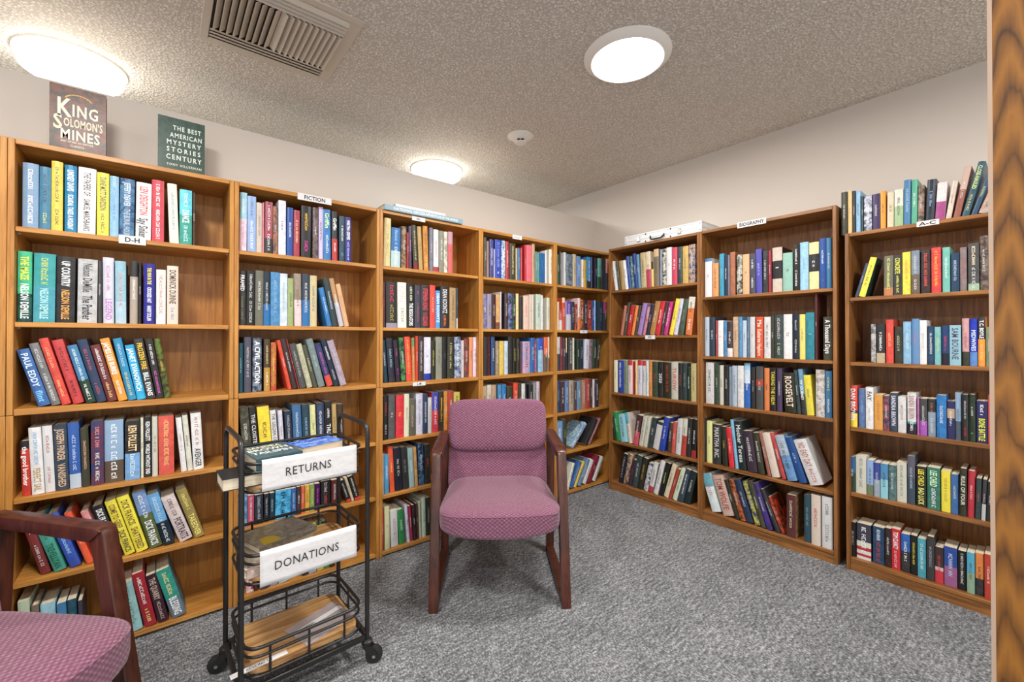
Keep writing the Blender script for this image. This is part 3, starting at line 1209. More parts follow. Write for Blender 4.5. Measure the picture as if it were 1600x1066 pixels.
row(D3, 'top', 'R', 1.8127, 1305, 230, 4.263, '''38 79 300 0|332|ccb #6
82 110 292 0|ec8|d65 #3
113 133 292 0|333|
136 167 292 0|8bd|
170 186 325 0|245|
189 241 322 0|245~dde|fff #5
245 295 312 0|436|ddd #5
298 334 292 0|fa2|
342 386 300 3|edb|875 #3
390 449 282 2|eed:45/ac9|
452 500 218 4|48b|cde #9
503 542 216 5|5b9|fff #7
545 588 255 5|443~a87|
595 655 215 18|123|9be #5
660 726 235 20|edd:50/a48|ddd #2
730 768 225 50|dcb|a87 #5
780 827 125 82|dba:45/a65|eee #7
836 886 95 118|256|de9 CLOSE-HAULED;fe8 #6
897 938 160 118|357|de9 #6
944 1010 250 95|bbb~c85|''')
row(D3, 'first shelf', 'R', 1.465, 1305, 230, 4.263, '''122 145 775 80|457|ccd #6
148 193 735 82|fe3@133|443 #9
318 378 725 4|776:80/c85|ee6 #12
383 440 720 2|333|ee5 CONCRETE;ee6 #6
443 499 700 0|fd3|c93 #9
502 557 690 0|89a:55/765|ddd #6;eee #4
566 632 685 0|322|e54 #11
636 700 670 0|d33|fc3 #12
709 760 668 0|7cb|eff #9
766 822 705 0|246|cde #8
826 873 668 0|877|b55 #8
880 954 640 0|444:85/9b9|fec #6;ddd #6
958 1014 590 0|433~876|ddd #8''')
row(D3, 'second shelf', 'R', 1.117, 1305, 470, 4.635, '''258 293 170 0|666~ccc|
297 359 168 0|333:75/cb9|fff #7
366 420 138 0|d43|fc8 #5
427 487 188 0|332|ccb #5
491 551 152 0|8bd|dee #6
554 606 132 0|69c|c7a #5
609 662 142 0|eee|bbb #7
668 715 185 0|246|fff #10
718 767 190 0|7bb|cd7 #6
771 822 180 0|247:70/223|d45 #6
826 909 178 0|9cd|556 SAM BOURNE
918 969 128 0|c99:70/332|b44 #7
973 1029 132 0|13b:70/58c|def MIDWIVES
1033 1086 118 0|333:45/f92|fff T.C. BOYLE;ed8 #7
1089 1140 190 0|786|''')
row(D3, 'third shelf', 'R', 0.767, 1305, 470, 4.635, '''98 156 615 0|d43:60/333:67/fd2|fff DAN BROWN
165 214 640 0|57a|9be #5
217 272 628 0|eee|333 FAY;bb9 #5
278 340 680 0|ea4|c63 #6
343 388 690 0|346~a55|
391 446 668 0|345|dde SANDRA BROWN
450 509 695 0|ddd|a87 #6
518 582 668 0|ddd:70/4aa:75/223|a77 SANDRA BROWN;fff #4
588 605 705 0|b6a|
608 661 710 0|444:60/a5b|ddd #8
666 723 712 0|333:35/89a|c73 #4;ddd #6
729 801 685 0|27b|def #6
805 860 728 0|336:20/ca8:45/336|eee #6
863 909 668 0|9bd:60/567|
912 960 680 0|333|ccc #9;d33 #4
963 1011 680 0|232|ddd #5;bd7 #1
1016 1098 728 0|336|fff #4;ee4 BONE BATTLE
1101 1140 690 0|d55|''')
row(D3, 'fourth shelf', 'R', 0.416, 1305, 680, 3.808, '''85 118 130 0|37b:45/354|fff #4
121 183 125 0|ddc|888 #9
187 227 150 0|9be:70/786|
229 265 165 0|45a:50/abc|
267 313 172 0|59c:45/9de|
316 361 180 0|688~355|
364 424 165 0|ddc|998 #9
428 474 125 0|667:45/456|bcd #8
481 540 188 0|332|fe5 LEE CHILD;ee8 BAD LUCK
546 622 195 0|376|dfc LEE CHILD;fff #6
629 684 215 0|fe2|b93 #9
687 731 235 0|47b|
734 777 200 5|332|ddc RULE OF FOUR
781 824 215 8|c34|fcc #6
828 861 258 9|344|c66 #5
864 890 265 12|444:60/ccc|
893 930 280 12|333|''')
row(D3, 'bottom shelf', 'R', 0.067, 1305, 680, 3.808, '''85 119 518 0|222|ccc #7
125 210 530 0|445:50/eed:65/c33:75/eee:85/c33:92/eee|fff #5
220 289 548 0|246|def #4;c44 #6
292 329 555 0|322|eee #8
331 383 560 0|d23|fff TOM CLANCY;fdd #6
388 441 590 0|26b:45/333|fff #6
444 483 598 0|222|fe5 #10
486 536 618 0|4ab|def #9
540 586 605 0|444|aab #8
589 639 668 0|433:55/dcc:65/d34|d55 #6
642 721 668 0|35a:50/a69|cdf #5
725 775 690 0|222|eee #12
778 825 700 0|5bd:50/9b9|
828 879 705 0|e83:60/333|
882 930 712 0|c43|fed #7''')

# ------------------------------------------------------------------ building a book
def cname(c):
    r, g, b = c
    h, s, v = colorsys.rgb_to_hsv(r, g, b); h *= 360
    if s < 0.13 or (v < 0.22):
        return 'black' if v < 0.24 else 'charcoal' if v < 0.36 else 'grey' if v < 0.66 else 'light grey' if v < 0.82 else 'white'
    if v < 0.36 and s < 0.35: return 'dark brown' if h < 60 or h > 320 else 'charcoal' if s < 0.3 else 'dark slate'
    if h < 14 or h >= 345:
        return ('dark red' if v < 0.62 else 'pink' if s < 0.55 else 'red')
    if h < 42:
        if v > 0.85 and s < 0.32: return 'cream'
        if v > 0.8 and s > 0.55: return 'orange'
        return 'tan' if v > 0.55 else 'brown'
    if h < 70:
        if v > 0.78 and s < 0.4: return 'cream'
        return 'yellow' if v > 0.75 and s > 0.5 else 'pale yellow' if v > 0.8 else 'olive'
    if h < 165: return 'pale green' if (v > 0.6 and s < 0.45) else 'green' if v > 0.5 else 'dark green'
    if h < 195: return 'pale teal' if s < 0.4 else 'teal'
    if h < 235:
        if v < 0.42: return 'navy'
        return 'pale blue' if s < 0.48 and v > 0.65 else 'slate blue' if s < 0.4 else 'blue'
    if h < 262: return 'navy' if v < 0.45 else 'violet'
    if h < 300: return 'purple' if v < 0.7 else 'lilac'
    return 'plum' if v < 0.6 else 'magenta'


class Book:
    pass


def parse():
    out = []
    for (case, shelf, run, z, ox, oy, sc, text, rec, dim) in ROWS:
        rowb = []
        for ln in text.strip().split('\n'):
            geo, cols, txt = ln.split('|')
            x0, x1, yt, lean = (float(q) for q in geo.split())
            b = Book(); b.case, b.shelf, b.run, b.z = case, shelf, run, z
            rnd = random.Random('%s%s%s' % (case, shelf, ln))
            b.rnd = rnd
            b.rec = rec + rnd.uniform(-0.005, 0.005)
            ax = 1 if run == 'L' else 0
            pl = b.rec if run == 'L' else XR + b.rec
            def su(u, v):
                p = hit(ox + u / sc, oy + v / sc, ax, pl); return (p.x if run == 'L' else -p.y), p.z
            sx0, _ = su(x0, 0); sx1, _ = su(x1, 0)
            tx, tz = su((x0 + x1) / 2 + lean, yt); bx, _ = su((x0 + x1) / 2, yt)
            dz = max(tz - z, 0.08)
            b.ang = math.atan2(tx - bx, dz)          # + leans to the right
            if abs(b.ang) < 0.006: b.ang = 0.0
            b.h = math.hypot(tx - bx, dz) - abs(math.sin(b.ang)) * (sx1 - sx0) * 0.5
            b.w = (sx1 - sx0) * math.cos(b.ang) - 0.0004
            b.x0, b.x1 = sx0, sx1
            b.area = abs(x1 - x0) / sc * (b.h / max(sx1 - sx0, 1e-4) * abs(x1 - x0) / sc) * dim
            side = None
            if '@' in cols: cols, side = cols.split('@')
            bands, prev = [], 0.0
            for q in cols.split('/'):
                c, p = (q.split(':') + ['100'])[:2]
                base, art = (c.split('~') + [None])[:2]
                bands.append((prev, float(p) / 100, hx(base), hx(art) if art else None)); prev = float(p) / 100
            b.bands = bands; b.side = hx(side) if side else None
            b.txt = [t.split(' ', 1) for t in txt.split(';') if t.strip()]
            if not b.txt:
                lum = sum(bands[0][2]) / 3
                b.txt = [[('ddd' if lum < .55 else '554'), '#%d' % rnd.randint(5, 8)]]
            rowb.append(b)
        # neighbours must not run into one another: ease the lean of the later (or earlier) one
        def edges(k, zz):
            c, s = math.cos(k.ang), math.sin(k.ang)
            pv = k.x0 if k.ang <= 0 else k.x1
            lo = (pv if k.ang <= 0 else pv - k.w * c)
            l = lo + math.tan(k.ang) * zz; return l, l + k.w / c
        for a, c in zip(rowb, rowb[1:]):
            for it in range(60):
                zz = min(a.h * math.cos(a.ang), c.h * math.cos(c.ang)) * 0.98
                if edges(a, zz)[1] <= edges(c, zz)[0] + 0.0002: break
                if c.ang < 0 and abs(c.ang) >= abs(a.ang) * (1 if a.ang < 0 else 0): c.ang *= 0.94
                elif a.ang > 0: a.ang *= 0.94
                else: c.w *= 0.98
        for i, b in enumerate(rowb):
            b.prev = rowb[i - 1] if i else None
            b.next = rowb[i + 1] if i + 1 < len(rowb) else None
            b.idx = i
        out += rowb
    return out


def mute(c, k=0.10):
    g = 0.3 * c[0] + 0.6 * c[1] + 0.1 * c[2]
    return tuple(q * (1 - k) + g * k for q in c)


def cover_mesh(b):
    """boards and spine as one folded sheet; returns verts, faces, colours"""
    w, h, hard = b.w, b.h, b.hard
    d = b.d
    t = 0.0026 if hard else 0.0009
    bulge = 0.0022 if hard else 0.0008
    t = min(t, w * 0.2)
    outer = [(0, d), (0, 0.0022), (w * 0.10, 0.0003), (w * 0.32, -bulge), (w * 0.68, -bulge), (w * 0.90, 0.0003), (w, 0.0022), (w, d)]
    inner = [(w - t, d), (w - t, t + 0.002), (t, t + 0.002), (t, d)]
    V, F, A, B = [], [], [], []

    def quad(p, ca, cb):
        o = len(V); V.extend(p); F.append(tuple(range(o, o + len(p))))
        A.extend([ca] * len(p)); B.extend([cb] * len(p))
    wear = b.rnd.choice((0.62, 0.72, 0.8, 1.25, 1.35))
    first = max(b.bands, key=lambda q: q[1] - q[0])
    sidec = b.side or first[2]
    def ca(c): return (*(q * 0.88 for q in mute(lin(c))), 1.0)
    for i in range(len(outer) - 1):
        (xa, ya), (xb, yb) = outer[i], outer[i + 1]
        is_side = i in (0, len(outer) - 2)
        if is_side:
            art = first[3]
            cb = (*lin(art), 1.0) if art else (*lin(sidec), 0.0)
            if b.side: cb = (*lin(tuple(min(1, q * 1.6 + .1) for q in b.side)), 0.6)
            quad([(xa, ya, 0), (xa, ya, h), (xb, yb, h), (xb, yb, 0)], ca(sidec), cb)
        else:
            for (p0, p1, c, art) in b.bands:
                z1, z0 = h * (1 - p0), h * (1 - p1)
                # every jacket has some tone of its own in the print and rubbed spots
                k = wear
                cb = (*lin(art), 1.0) if art else (*(min(1.0, q * k + (0.03 if k > 1 else 0)) for q in lin(c)), 0.5)
                quad([(xa, ya, z0), (xa, ya, z1), (xb, yb, z1), (xb, yb, z0)], ca(c), cb)
    for i in range(3):
        (xa, ya), (xb, yb) = inner[i], inner[i + 1]
        quad([(xa, ya, 0), (xa, ya, h), (xb, yb, h), (xb, yb, 0)], ca((.9, .88, .8)), (0, 0, 0, 0))
    ring = outer + inner
    cc = ca(b.bands[0][2])
    for zz in (0.0, h):
        # two boards and the spine edge
        quad([(0, 0.0022, zz), (0, d, zz), (t, d, zz), (t, t + .002, zz)], cc, (0, 0, 0, 0))
        quad([(w, 0.0022, zz), (w, d, zz), (w - t, d, zz), (w - t, t + .002, zz)], cc, (0, 0, 0, 0))
        quad([(x, y, zz) for x, y in outer[1:-1]] + [(w - t, t + .002, zz), (t, t + .002, zz)], cc, (0, 0, 0, 0))
    for x0, x1 in ((0, t), (w - t, w)):
        quad([(x0, d, 0), (x0, d, h), (x1, d, h), (x1, d, 0)], cc, (0, 0, 0, 0))
    return V, F, A, B


def pages_mesh(b):
    w, h, d = b.w, b.h, b.d
    t = min(0.0026 if b.hard else 0.0009, w * 0.2) + 0.00015
    m = 0.0035 if b.hard else 0.0006
    x0, x1, y0, y1, z0, z1 = t, w - t, 0.0052, d - m, m, h - m
    V = [(x0, y0, z0), (x1, y0, z0), (x1, y1, z0), (x0, y1, z0), (x0, y0, z1), (x1, y0, z1), (x1, y1, z1), (x0, y1, z1)]
    return V, [(0, 3, 2, 1), (4, 5, 6, 7), (0, 1, 5, 4), (1, 2, 6, 5), (2, 3, 7, 6), (3, 0, 4, 7)]


def print_mesh(b):
    """lettering that runs down the spine"""
    if not b.txt: return []
    out = []
    bulge = 0.0022 if b.hard else 0.0008
    y = -bulge - 0.0004
    parts = []
    for t in b.txt:
        col, s = t[0], t[1]
        if s[0] == '#': n = int(s[1:]); v, f, wd = blocks(int(n * 1.7) if n > 2 else n, b.rnd)
        else: v, f, wd = layout(s, 0.03, 1)
        parts.append((col, v, f, wd, s[0] == '#'))
    avail = b.h * (0.88 if len(parts) > 1 else 0.78)
    gap = b.h * 0.05
    use = avail - gap * (len(parts) - 1)
    ws = [max(p[3], 2.2) ** 0.75 for p in parts]; tot = sum(ws)
    pos = b.h * 0.93
    for (col, v, f, wd, blk), q in zip(parts, ws):
        L = use * q / tot
        cap = b.w * (0.30 if blk else 0.54)
        sx = min(cap, 1.15 * L / wd * 1.0)            # along
        hh = min(cap, sx * 1.9)
        ln = min(L, wd * hh * 1.05)
        sx = ln / wd
        V, off = [], 0
        start = pos - (L - ln) * 0.5
        for a, c in v:
            V.append((b.w / 2 + (c - 0.5) * hh, y, start - a * sx))
        out.append((V, f, [(*lin(hx(col)), 1.0)] * len(v)))
        pos -= L + gap
    return out


def attr_mesh(name, V, F, A, B, material):
    me = bpy.data.meshes.new(name); me.from_pydata(V, [], F)
    for nm, X in (('print_a', A), ('print_b', B)):
        if X is None: continue
        at = me.attributes.new(nm, 'FLOAT_COLOR', 'POINT')
        at.data.foreach_set('color', [q for c in X for q in c])
    me.materials.append(material)
    return me


BOOKS = parse()
for b in BOOKS:
    b.hard = b.h > 0.205
    b.d = min(b.h * 0.68, 0.17) if b.hard else min(b.h * 0.62, 0.135)
    c, s = math.cos(b.ang), math.sin(b.ang)
    # local frame of the book: x right, y into the shelf, z up; leaning about the corner it stands on
    R = Matrix(((c, 0, s, 0), (0, 1, 0, 0), (-s, 0, c, 0), (0, 0, 0, 1)))
    ox = b.x0 if b.ang <= 0 else b.x1 - b.w * c
    oz = b.z + 0.0004 + (0 if b.ang <= 0 else b.w * s)
    if b.run == 'L':
        b.mw = Matrix.Translation((ox, b.rec, oz)) @ R
    else:
        b.mw = Matrix.Translation((XR + b.rec, -ox, oz)) @ Matrix.Rotation(-math.pi / 2, 4, 'Z') @ R


def main_col(b):
    bs = sorted(b.bands, key=lambda q: q[0] - q[1])
    n = cname(bs[0][2])
    if len(bs) > 1:
        n2 = cname(bs[1][2])
        if n2 != n: n = n + ' and ' + n2
    elif bs[0][3]:
        n2 = cname(bs[0][3]); n = ('mottled ' + n) if n2 == n else 'mottled %s and %s' % (n, n2)
    return n


for b in BOOKS: b.cn = main_col(b)
order = sorted(BOOKS, key=lambda b: -b.area)
N_SINGLE = 300
singles = set(id(b) for b in order[:N_SINGLE])
ORD = 'first second third fourth fifth sixth seventh eighth ninth tenth eleventh twelfth thirteenth fourteenth fifteenth sixteenth seventeenth eighteenth nineteenth twentieth twenty-first'.split()


def label_of(b, level):
    """level 0: look + shelf; 1: + the neighbours; 2: + the count along the shelf"""
    look = b.cn
    thin = ' thin' if b.w < 0.018 else ' thick' if b.w > 0.042 else ''
    L = (thin + ' ' + look + ' book').strip()
    if abs(b.ang) > 0.2: L = 'leaning ' + L
    lc = []
    for t in b.txt:
        q = cname(hx(t[0]))
        if q not in lc: lc.append(q)
    place = '%s of %s' % (b.shelf, b.case) if b.shelf != 'top' else 'along top of %s' % b.case
    short = lambda k: k.cn.replace('mottled ', '').split(' and ')[0]
    if b.prev and b.next: nb = 'between %s and %s' % (short(b.prev), short(b.next))
    elif b.next: nb = 'beginning the row beside %s' % short(b.next)
    else: nb = 'ending the row beside %s' % short(b.prev)
    if level == 0:
        full = ', '.join([L] + (['%s lettering' % lc[0]] if lc else []) + [nb, place])
        for cand in (full, ', '.join([L, nb, place]), ', '.join([L.replace('leaning ', ''), nb, place])):
            if nwords(cand) <= 16: return cand
        return ', '.join([L] + (['%s lettering' % lc[0]] if lc else []) + [place])
    return L + ', %s along the row, ' % ORD[b.idx] + place


def nwords(s): return len(s.replace(',', ' ').split())
from collections import Counter
lv = {id(b): 0 for b in BOOKS}
for step in (0,):
    cnt = Counter(label_of(b, lv[id(b)]) for b in BOOKS)
    for b in BOOKS:
        if cnt[label_of(b, lv[id(b)])] > 1 or nwords(label_of(b, lv[id(b)])) > 16: lv[id(b)] += 1
bulkC, bulkP, bulkT = ([], [], [], []), ([], []), ([], [], [])
GROUPS = {}
for b in BOOKS:
    V, F, A, B = cover_mesh(b); PV, PF = pages_mesh(b); T = print_mesh(b)
    if id(b) in singles:
        me = attr_mesh('book', V, F, A, B, M['book'])
        o = link('book', me); o.matrix_world = b.mw
        tag(o, label_of(b, lv[id(b)]), 'book', 'books on the %s of the %s' % (b.shelf, b.case))
        pm = bpy.data.meshes.new('pages'); pm.from_pydata(PV, [], PF); link('pages', pm, M['pages'], o)
        for tv, tf, ta in T:
            link('spine_lettering', attr_mesh('spine_lettering', tv, tf, ta, None, M['print']), None, o)
    else:
        off = len(bulkC[0])
        bulkC[0].extend(tuple(b.mw @ Vector(v)) for v in V); bulkC[1].extend(tuple(i + off for i in f) for f in F); bulkC[2].extend(A); bulkC[3].extend(B)
        off = len(bulkP[0])
        bulkP[0].extend(tuple(b.mw @ Vector(v)) for v in PV); bulkP[1].extend(tuple(i + off for i in f) for f in PF)
        for tv, tf, ta in T:
            off = len(bulkT[0])
            bulkT[0].extend(tuple(b.mw @ Vector(v)) for v in tv); bulkT[1].extend(tuple(i + off for i in f) for f in tf); bulkT[2].extend(ta)
stuff = link('shelved_books', attr_mesh('shelved_books', *bulkC, M['book']))
tag(stuff, 'smaller and farther books filling the rest of the oak and walnut shelves', 'books', None, 'stuff')
pm = bpy.data.meshes.new('pages'); pm.from_pydata(*bulkP[:1], [], bulkP[1]); tag(link('pages', pm, M['pages'], stuff), kind='stuff')
tag(link('spine_lettering', attr_mesh('spine_lettering', *bulkT, None, M['print']), None, stuff), kind='stuff')
print('books', len(BOOKS), 'single', len(singles))

# ------------------------------------------------------------------ armchairs
def cushion(name, sx, sy, sz, shape, m, parent, n=10, e=5.0):
    """rounded block: a cube grid pushed to a superellipse, then shaped"""
    bm = bmesh.new()
    bmesh.ops.create_cube(bm, size=2.0)
    bmesh.ops.subdivide_edges(bm, edges=bm.edges[:], cuts=n, use_grid_fill=True)
    for v in bm.verts:
        x, y, z = v.co
        q = (abs(x) ** e + abs(y) ** e + abs(z) ** e) ** (1 / e)
        mx = max(abs(x), abs(y), abs(z))
        k = mx / q
        v.co = Vector(shape(x * k * sx, y * k * sy, z * k * sz))
    o = from_bm(name, bm, m, parent, 180)
    return o


def bar_outline(a, b, wa, wb):
    a, b = Vector(a), Vector(b); t = (b - a).normalized(); n = Vector((-t.y, t.x))
    return [a + n * wa / 2, b + n * wb / 2, b - n * wb / 2, a - n * wa / 2]


def armchair(loc, rz, label):
    root = empty('armchair', loc, rz)
    tag(root, label, 'chair', 'mauve guest armchairs')
    Wd, T = M['mahogany'], 0.043
    for s in (-1, 1):
        xc = s * 0.305
        xa, xb = xc - T / 2, xc + T / 2
        # outlines in (y, z): one bar each, mitred where they meet
        def bar(name, pts, x0=xa, x1=xb, bev=0.004):
            bm = bmesh.new(); prism_bm(bm, pts, 0, x0, x1, bev); return from_bm(name, bm, Wd, root, 40)
        bar('front_leg', [(-0.018, 0.0), (0.024, 0.0), (0.0285, 0.038), (0.150, 0.655), (0.112, 0.690), (0.103, 0.676), (-0.014, 0.034)])
        # arm with a rounded front corner
        arm = [(0.1105, 0.6885), (0.150, 0.6555), (0.470, 0.676), (0.470, 0.714), (0.140, 0.6975), (0.126, 0.6965), (0.117, 0.694)]
        bar('armrest', arm, xc - 0.0265, xc + 0.0265, 0.006)
        bar('rear_leg', [(0.505, 0.0), (0.545, 0.0), (0.511, 0.716), (0.4705, 0.714), (0.4705, 0.676)])
        bar('runner', [(0.0245, 0.0), (0.5045, 0.0), (0.5025, 0.040), (0.029, 0.040)])
    for y in (0.12, 0.44):
        box('seat_rail', (-0.284, y - 0.018, 0.315), (0.284, y + 0.018, 0.352), Wd, root, 0.003, 1)
    # seat
    def seat_shape(x, y, z):
        yy = y + 0.0
        f = max(0.0, -yy / 0.26)
        bow = 0.052 * f * (1 - (x / 0.30) ** 2)
        wd = 1.0 + 0.085 * f - 0.05 * max(0, yy / 0.26)
        dish = -0.012 * math.exp(-((x / 0.16) ** 2 + ((yy - 0.06) / 0.16) ** 2)) * (1 if z > 0 else 0)
        crown = 0.010 * (1 - (x / 0.29) ** 2) if z > 0 else 0
        drop = -0.010 * f * f if z > 0 else -0.024 * f * (1 - (x / .3) ** 2)
        return (x * wd, yy - bow + 0.225, z + 0.412 + dish + crown + drop)
    seat = cushion('seat', 0.272, 0.248, 0.056, seat_shape, M['fabric'], root, 13, 6.5)
    # piping round the top edge of the seat front
    bm = bmesh.new()
    def rim(cx, cy, cz=0.64, e=6.5):
        k = max(abs(cx), abs(cy)) / (abs(cx) ** e + abs(cy) ** e + cz ** e) ** (1 / e)
        return seat_shape(cx * k * 0.272, cy * k * 0.248, cz * k * 0.056)
    path = [(-1, 0.6 - 0.1 * k) for k in range(16)] + [(-1 + 0.08 * k, -1) for k in range(26)] + [(1, -0.9 + 0.1 * k) for k in range(16)]
    tube_bm(bm, [rim(*q) for q in path], 0.0026, 8)
    from_bm('piping', bm, M['fabric'], seat, 60)
    bm = bmesh.new(); prism_bm(bm, [(-0.262, 0.03), (-0.14, -0.028), (0, -0.04), (0.14, -0.028), (0.262, 0.03), (0.25, 0.45), (-0.25, 0.45)], 2, 0.338, 0.362, 0.004)
    from_bm('seat_base', bm, M['dark_fabric'], root)
    # back: lower panel, and the thicker pad above it, both raked
    rk = math.radians(13.5); cr, sr = math.cos(rk), math.sin(rk)
    def rake(x, y, z, yo, zo):
        z2 = z + zo
        return (x, yo + y * cr + z2 * sr, 0.40 + z2 * cr - y * sr)
    def pad_shape(x, y, z):
        puff = 0.012 * (1 - (x / 0.28) ** 2) * (1 - (z / 0.14) ** 2)
        hug = 0.018 * (x / 0.27) ** 2
        return rake(x, (y - puff - hug if y < 0 else y - hug), z, 0.448, 0.352)
    cushion('backrest', 0.280, 0.044, 0.146, pad_shape, M['fabric'], root, 13, 6.0)
    def low_shape(x, y, z):
        return rake(x, y - 0.014 * (x / 0.27) ** 2, z, 0.470, 0.115)
    cushion('lower_back', 0.279, 0.030, 0.145, low_shape, M['fabric'], root, 8, 8.0)
    bm = bmesh.new()
    P = [rake(0, 0.042, zz, 0.455, 0) for zz in (-0.02, 0.45)]
    box_bm(bm, (-0.24, -0.009, -0.01), (0.24, 0.009, 0.44), 0.004, 1)
    for v in bm.verts: v.co = Vector(rake(v.co.x, v.co.y + 0.048, v.co.z, 0.455, 0.02))
    from_bm('back_shell', bm, M['dark_fabric'], root)
    for s in (-1, 1):
        box('back_bracket', (s * 0.262 - 0.022, 0.488, 0.44), (s * 0.262 + 0.022, 0.515, 0.50), M['dark_fabric'], root, 0.003, 1)
    return root


armchair((1.6525, -0.789, 0), math.atan2(-0.585, 0.811), 'mauve fabric armchair with dark red wood frame facing out from the oak shelves')
armchair((0.173, -0.927, 0), math.atan2(0.683, 0.73), 'mauve fabric armchair in front of the D-H bookcase, only its arm and seat edge showing')

# ------------------------------------------------------------------ black cart
CL, CW, CH = 0.416, 0.312, 0.916
cart = empty('rolling_cart', (0.639, -0.742, 0), 0.035)
tag(cart, 'black metal three-tier rolling cart with wooden trays and paper signs', 'cart')
PR = 0.0085
for x in (0.0, CL):
    bm = bmesh.new()
    tube_bm(bm, round_path([(x, 0, 0.085), (x, 0, CH), (x, CW, CH), (x, CW, 0.085)], 0.05, False, 8), PR, 12)
    from_bm('end_frame', bm, M['black_metal'], cart, 60)
for y in (0.0, CW):
    box('base_bar', (PR, y - 0.007, 0.092), (CL - PR, y + 0.007, 0.112), M['black_metal'], cart, 0.002, 1)
for x in (0.0, CL):
    box('base_bar', (x - 0.007, PR, 0.092), (x + 0.007, CW - PR, 0.112), M['black_metal'], cart, 0.002, 1)


def rrect(x0, y0, x1, y1, r, z, seg=8):
    return round_path([(x0, y0, z), (x1, y0, z), (x1, y1, z), (x0, y1, z)], r, True, seg)
TIERS = (0.135, 0.440, 0.742)
for zt in TIERS:
    g = 0.0145
    x0, y0, x1, y1 = g, 0.0 + 0.004, CL - g, CW - 0.004
    box_ = []
    bm = bmesh.new()
    out = [(p.x, p.y) for p in rrect(x0 + .008, y0 + .008, x1 - .008, y1 - .008, 0.055, 0)]
    prism_bm(bm, out, 2, zt, zt + 0.016, 0.003)
    from_bm('tray', bm, M['tray_wood'], cart, 40)
    for zz, r in ((zt - 0.004, 0.0045), (zt + 0.062, 0.0045), (zt + 0.090, 0.0058)):
        bm = bmesh.new(); tube_bm(bm, rrect(x0, y0, x1, y1, 0.06, zz), r, 10, True)
        from_bm('basket_rail', bm, M['black_metal'], cart, 60)
    for (x, y) in ((0.085, y0), (CL / 2, y0), (CL - 0.085, y0), (0.085, y1), (CL / 2, y1), (CL - 0.085, y1), (x0, CW / 2), (x1, CW / 2)):
        bm = bmesh.new(); tube_bm(bm, [(x, y, zt - 0.004), (x, y, zt + 0.090)], 0.0042, 8)
        from_bm('basket_upright', bm, M['black_metal'], cart, 60)
for (x, y, a, lab) in ((0, 0, 2.6, 'front'), (CL, 0, -0.5, ''), (0, CW, 2.75, ''), (CL, CW, 0.6, '')):
    c = empty('caster', (x, y, 0), a); c.parent = cart
    bm = bmesh.new(); lathe_bm(bm, [(0, 0.094), (0.010, 0.094), (0.020, 0.088), (0.021, 0.078), (0.017, 0.072), (0, 0.072)], 20)
    from_bm('swivel', bm, M['black_metal'], c, 40)
    for s in (-1, 1):
        bm = bmesh.new(); prism_bm(bm, [(-0.018, 0.074), (0.016, 0.074), (0.040, 0.036), (0.024, 0.024)], 1, s * 0.0165 - 0.0015, s * 0.0165 + 0.0015)
        from_bm('fork', bm, M['black_metal'], c)
    bm = bmesh.new(); lathe_bm(bm, [(0, -0.012), (0.022, -0.012), (0.031, -0.009), (0.0325, 0), (0.031, 0.009), (0.022, 0.012), (0, 0.012)], 28)
    for v in bm.verts: v.co = Vector((v.co.x + 0.026, v.co.z, v.co.y + 0.0325))
    from_bm('wheel', bm, M['rubber'], c, 35)
    bm = bmesh.new(); tube_bm(bm, [(0.026, -0.0195, 0.0325), (0.026, 0.0195, 0.0325)], 0.006, 12)
    from_bm('axle', bm, M['chrome'], c, 40)


def cart_sign(name, text, x0, x1, ztop, zbot, label):
    sg = empty(name, (0, 0, 0), 0); sg.matrix_world = cart.matrix_world
    sg.location = cart.location; sg.rotation_euler = cart.rotation_euler
    tag(sg, label, 'sign', 'paper signs on the cart')
    n, mrows = 24, 8
    V, F = [], []
    rnd = random.Random(text)
    ph = [rnd.uniform(0, 6) for _ in range(4)]
    for j in range(mrows + 3):
        for i in range(n + 1):
            x = x0 + (x1 - x0) * i / n
            if j < mrows + 1:
                z = zbot + (ztop - zbot) * j / mrows; t = 1 - j / mrows
                y = -0.0040 - 0.0035 * t * (0.6 + 0.4 * math.sin(9 * x * 3 + ph[0])) - 0.0012 * math.sin(60 * x + 30 * t + ph[1]) * t
            elif j == mrows + 1: z, y = ztop + 0.004, 0.002
            else: z, y = ztop + 0.001, 0.012
            V.append((x, y, z))
    for j in range(mrows + 2):
        for i in range(n):
            a = j * (n + 1) + i; F.append((a, a + 1, a + n + 2, a + n + 1))
    me = bpy.data.meshes.new('paper'); me.from_pydata(V, [], F)
    for p in me.polygons: p.use_smooth = True
    pp = link('paper', me, M['paper'], sg)
    so = pp.modifiers.new('thick', 'SOLIDIFY'); so.thickness = 0.0004; so.offset = 0
    flat_text('lettering', text, 0.028, ((x0 + x1) / 2 - 0.012, -0.0095, (ztop + zbot) / 2 + 0.004), (1, 0, 0), (0, 0, 1), M['ink'], sg, 0.84, 0.0, 0.03)
    return sg
cart_sign('returns_sign', 'RETURNS', 0.057, 0.372, 0.742 + 0.098, 0.742 - 0.002, 'white paper RETURNS sign hung over the top rail of the black cart')
cart_sign('donations_sign', 'DONATIONS', 0.052, 0.372, 0.440 + 0.098, 0.440 - 0.012, 'white paper DONATIONS sign hung over the middle rail of the black cart')


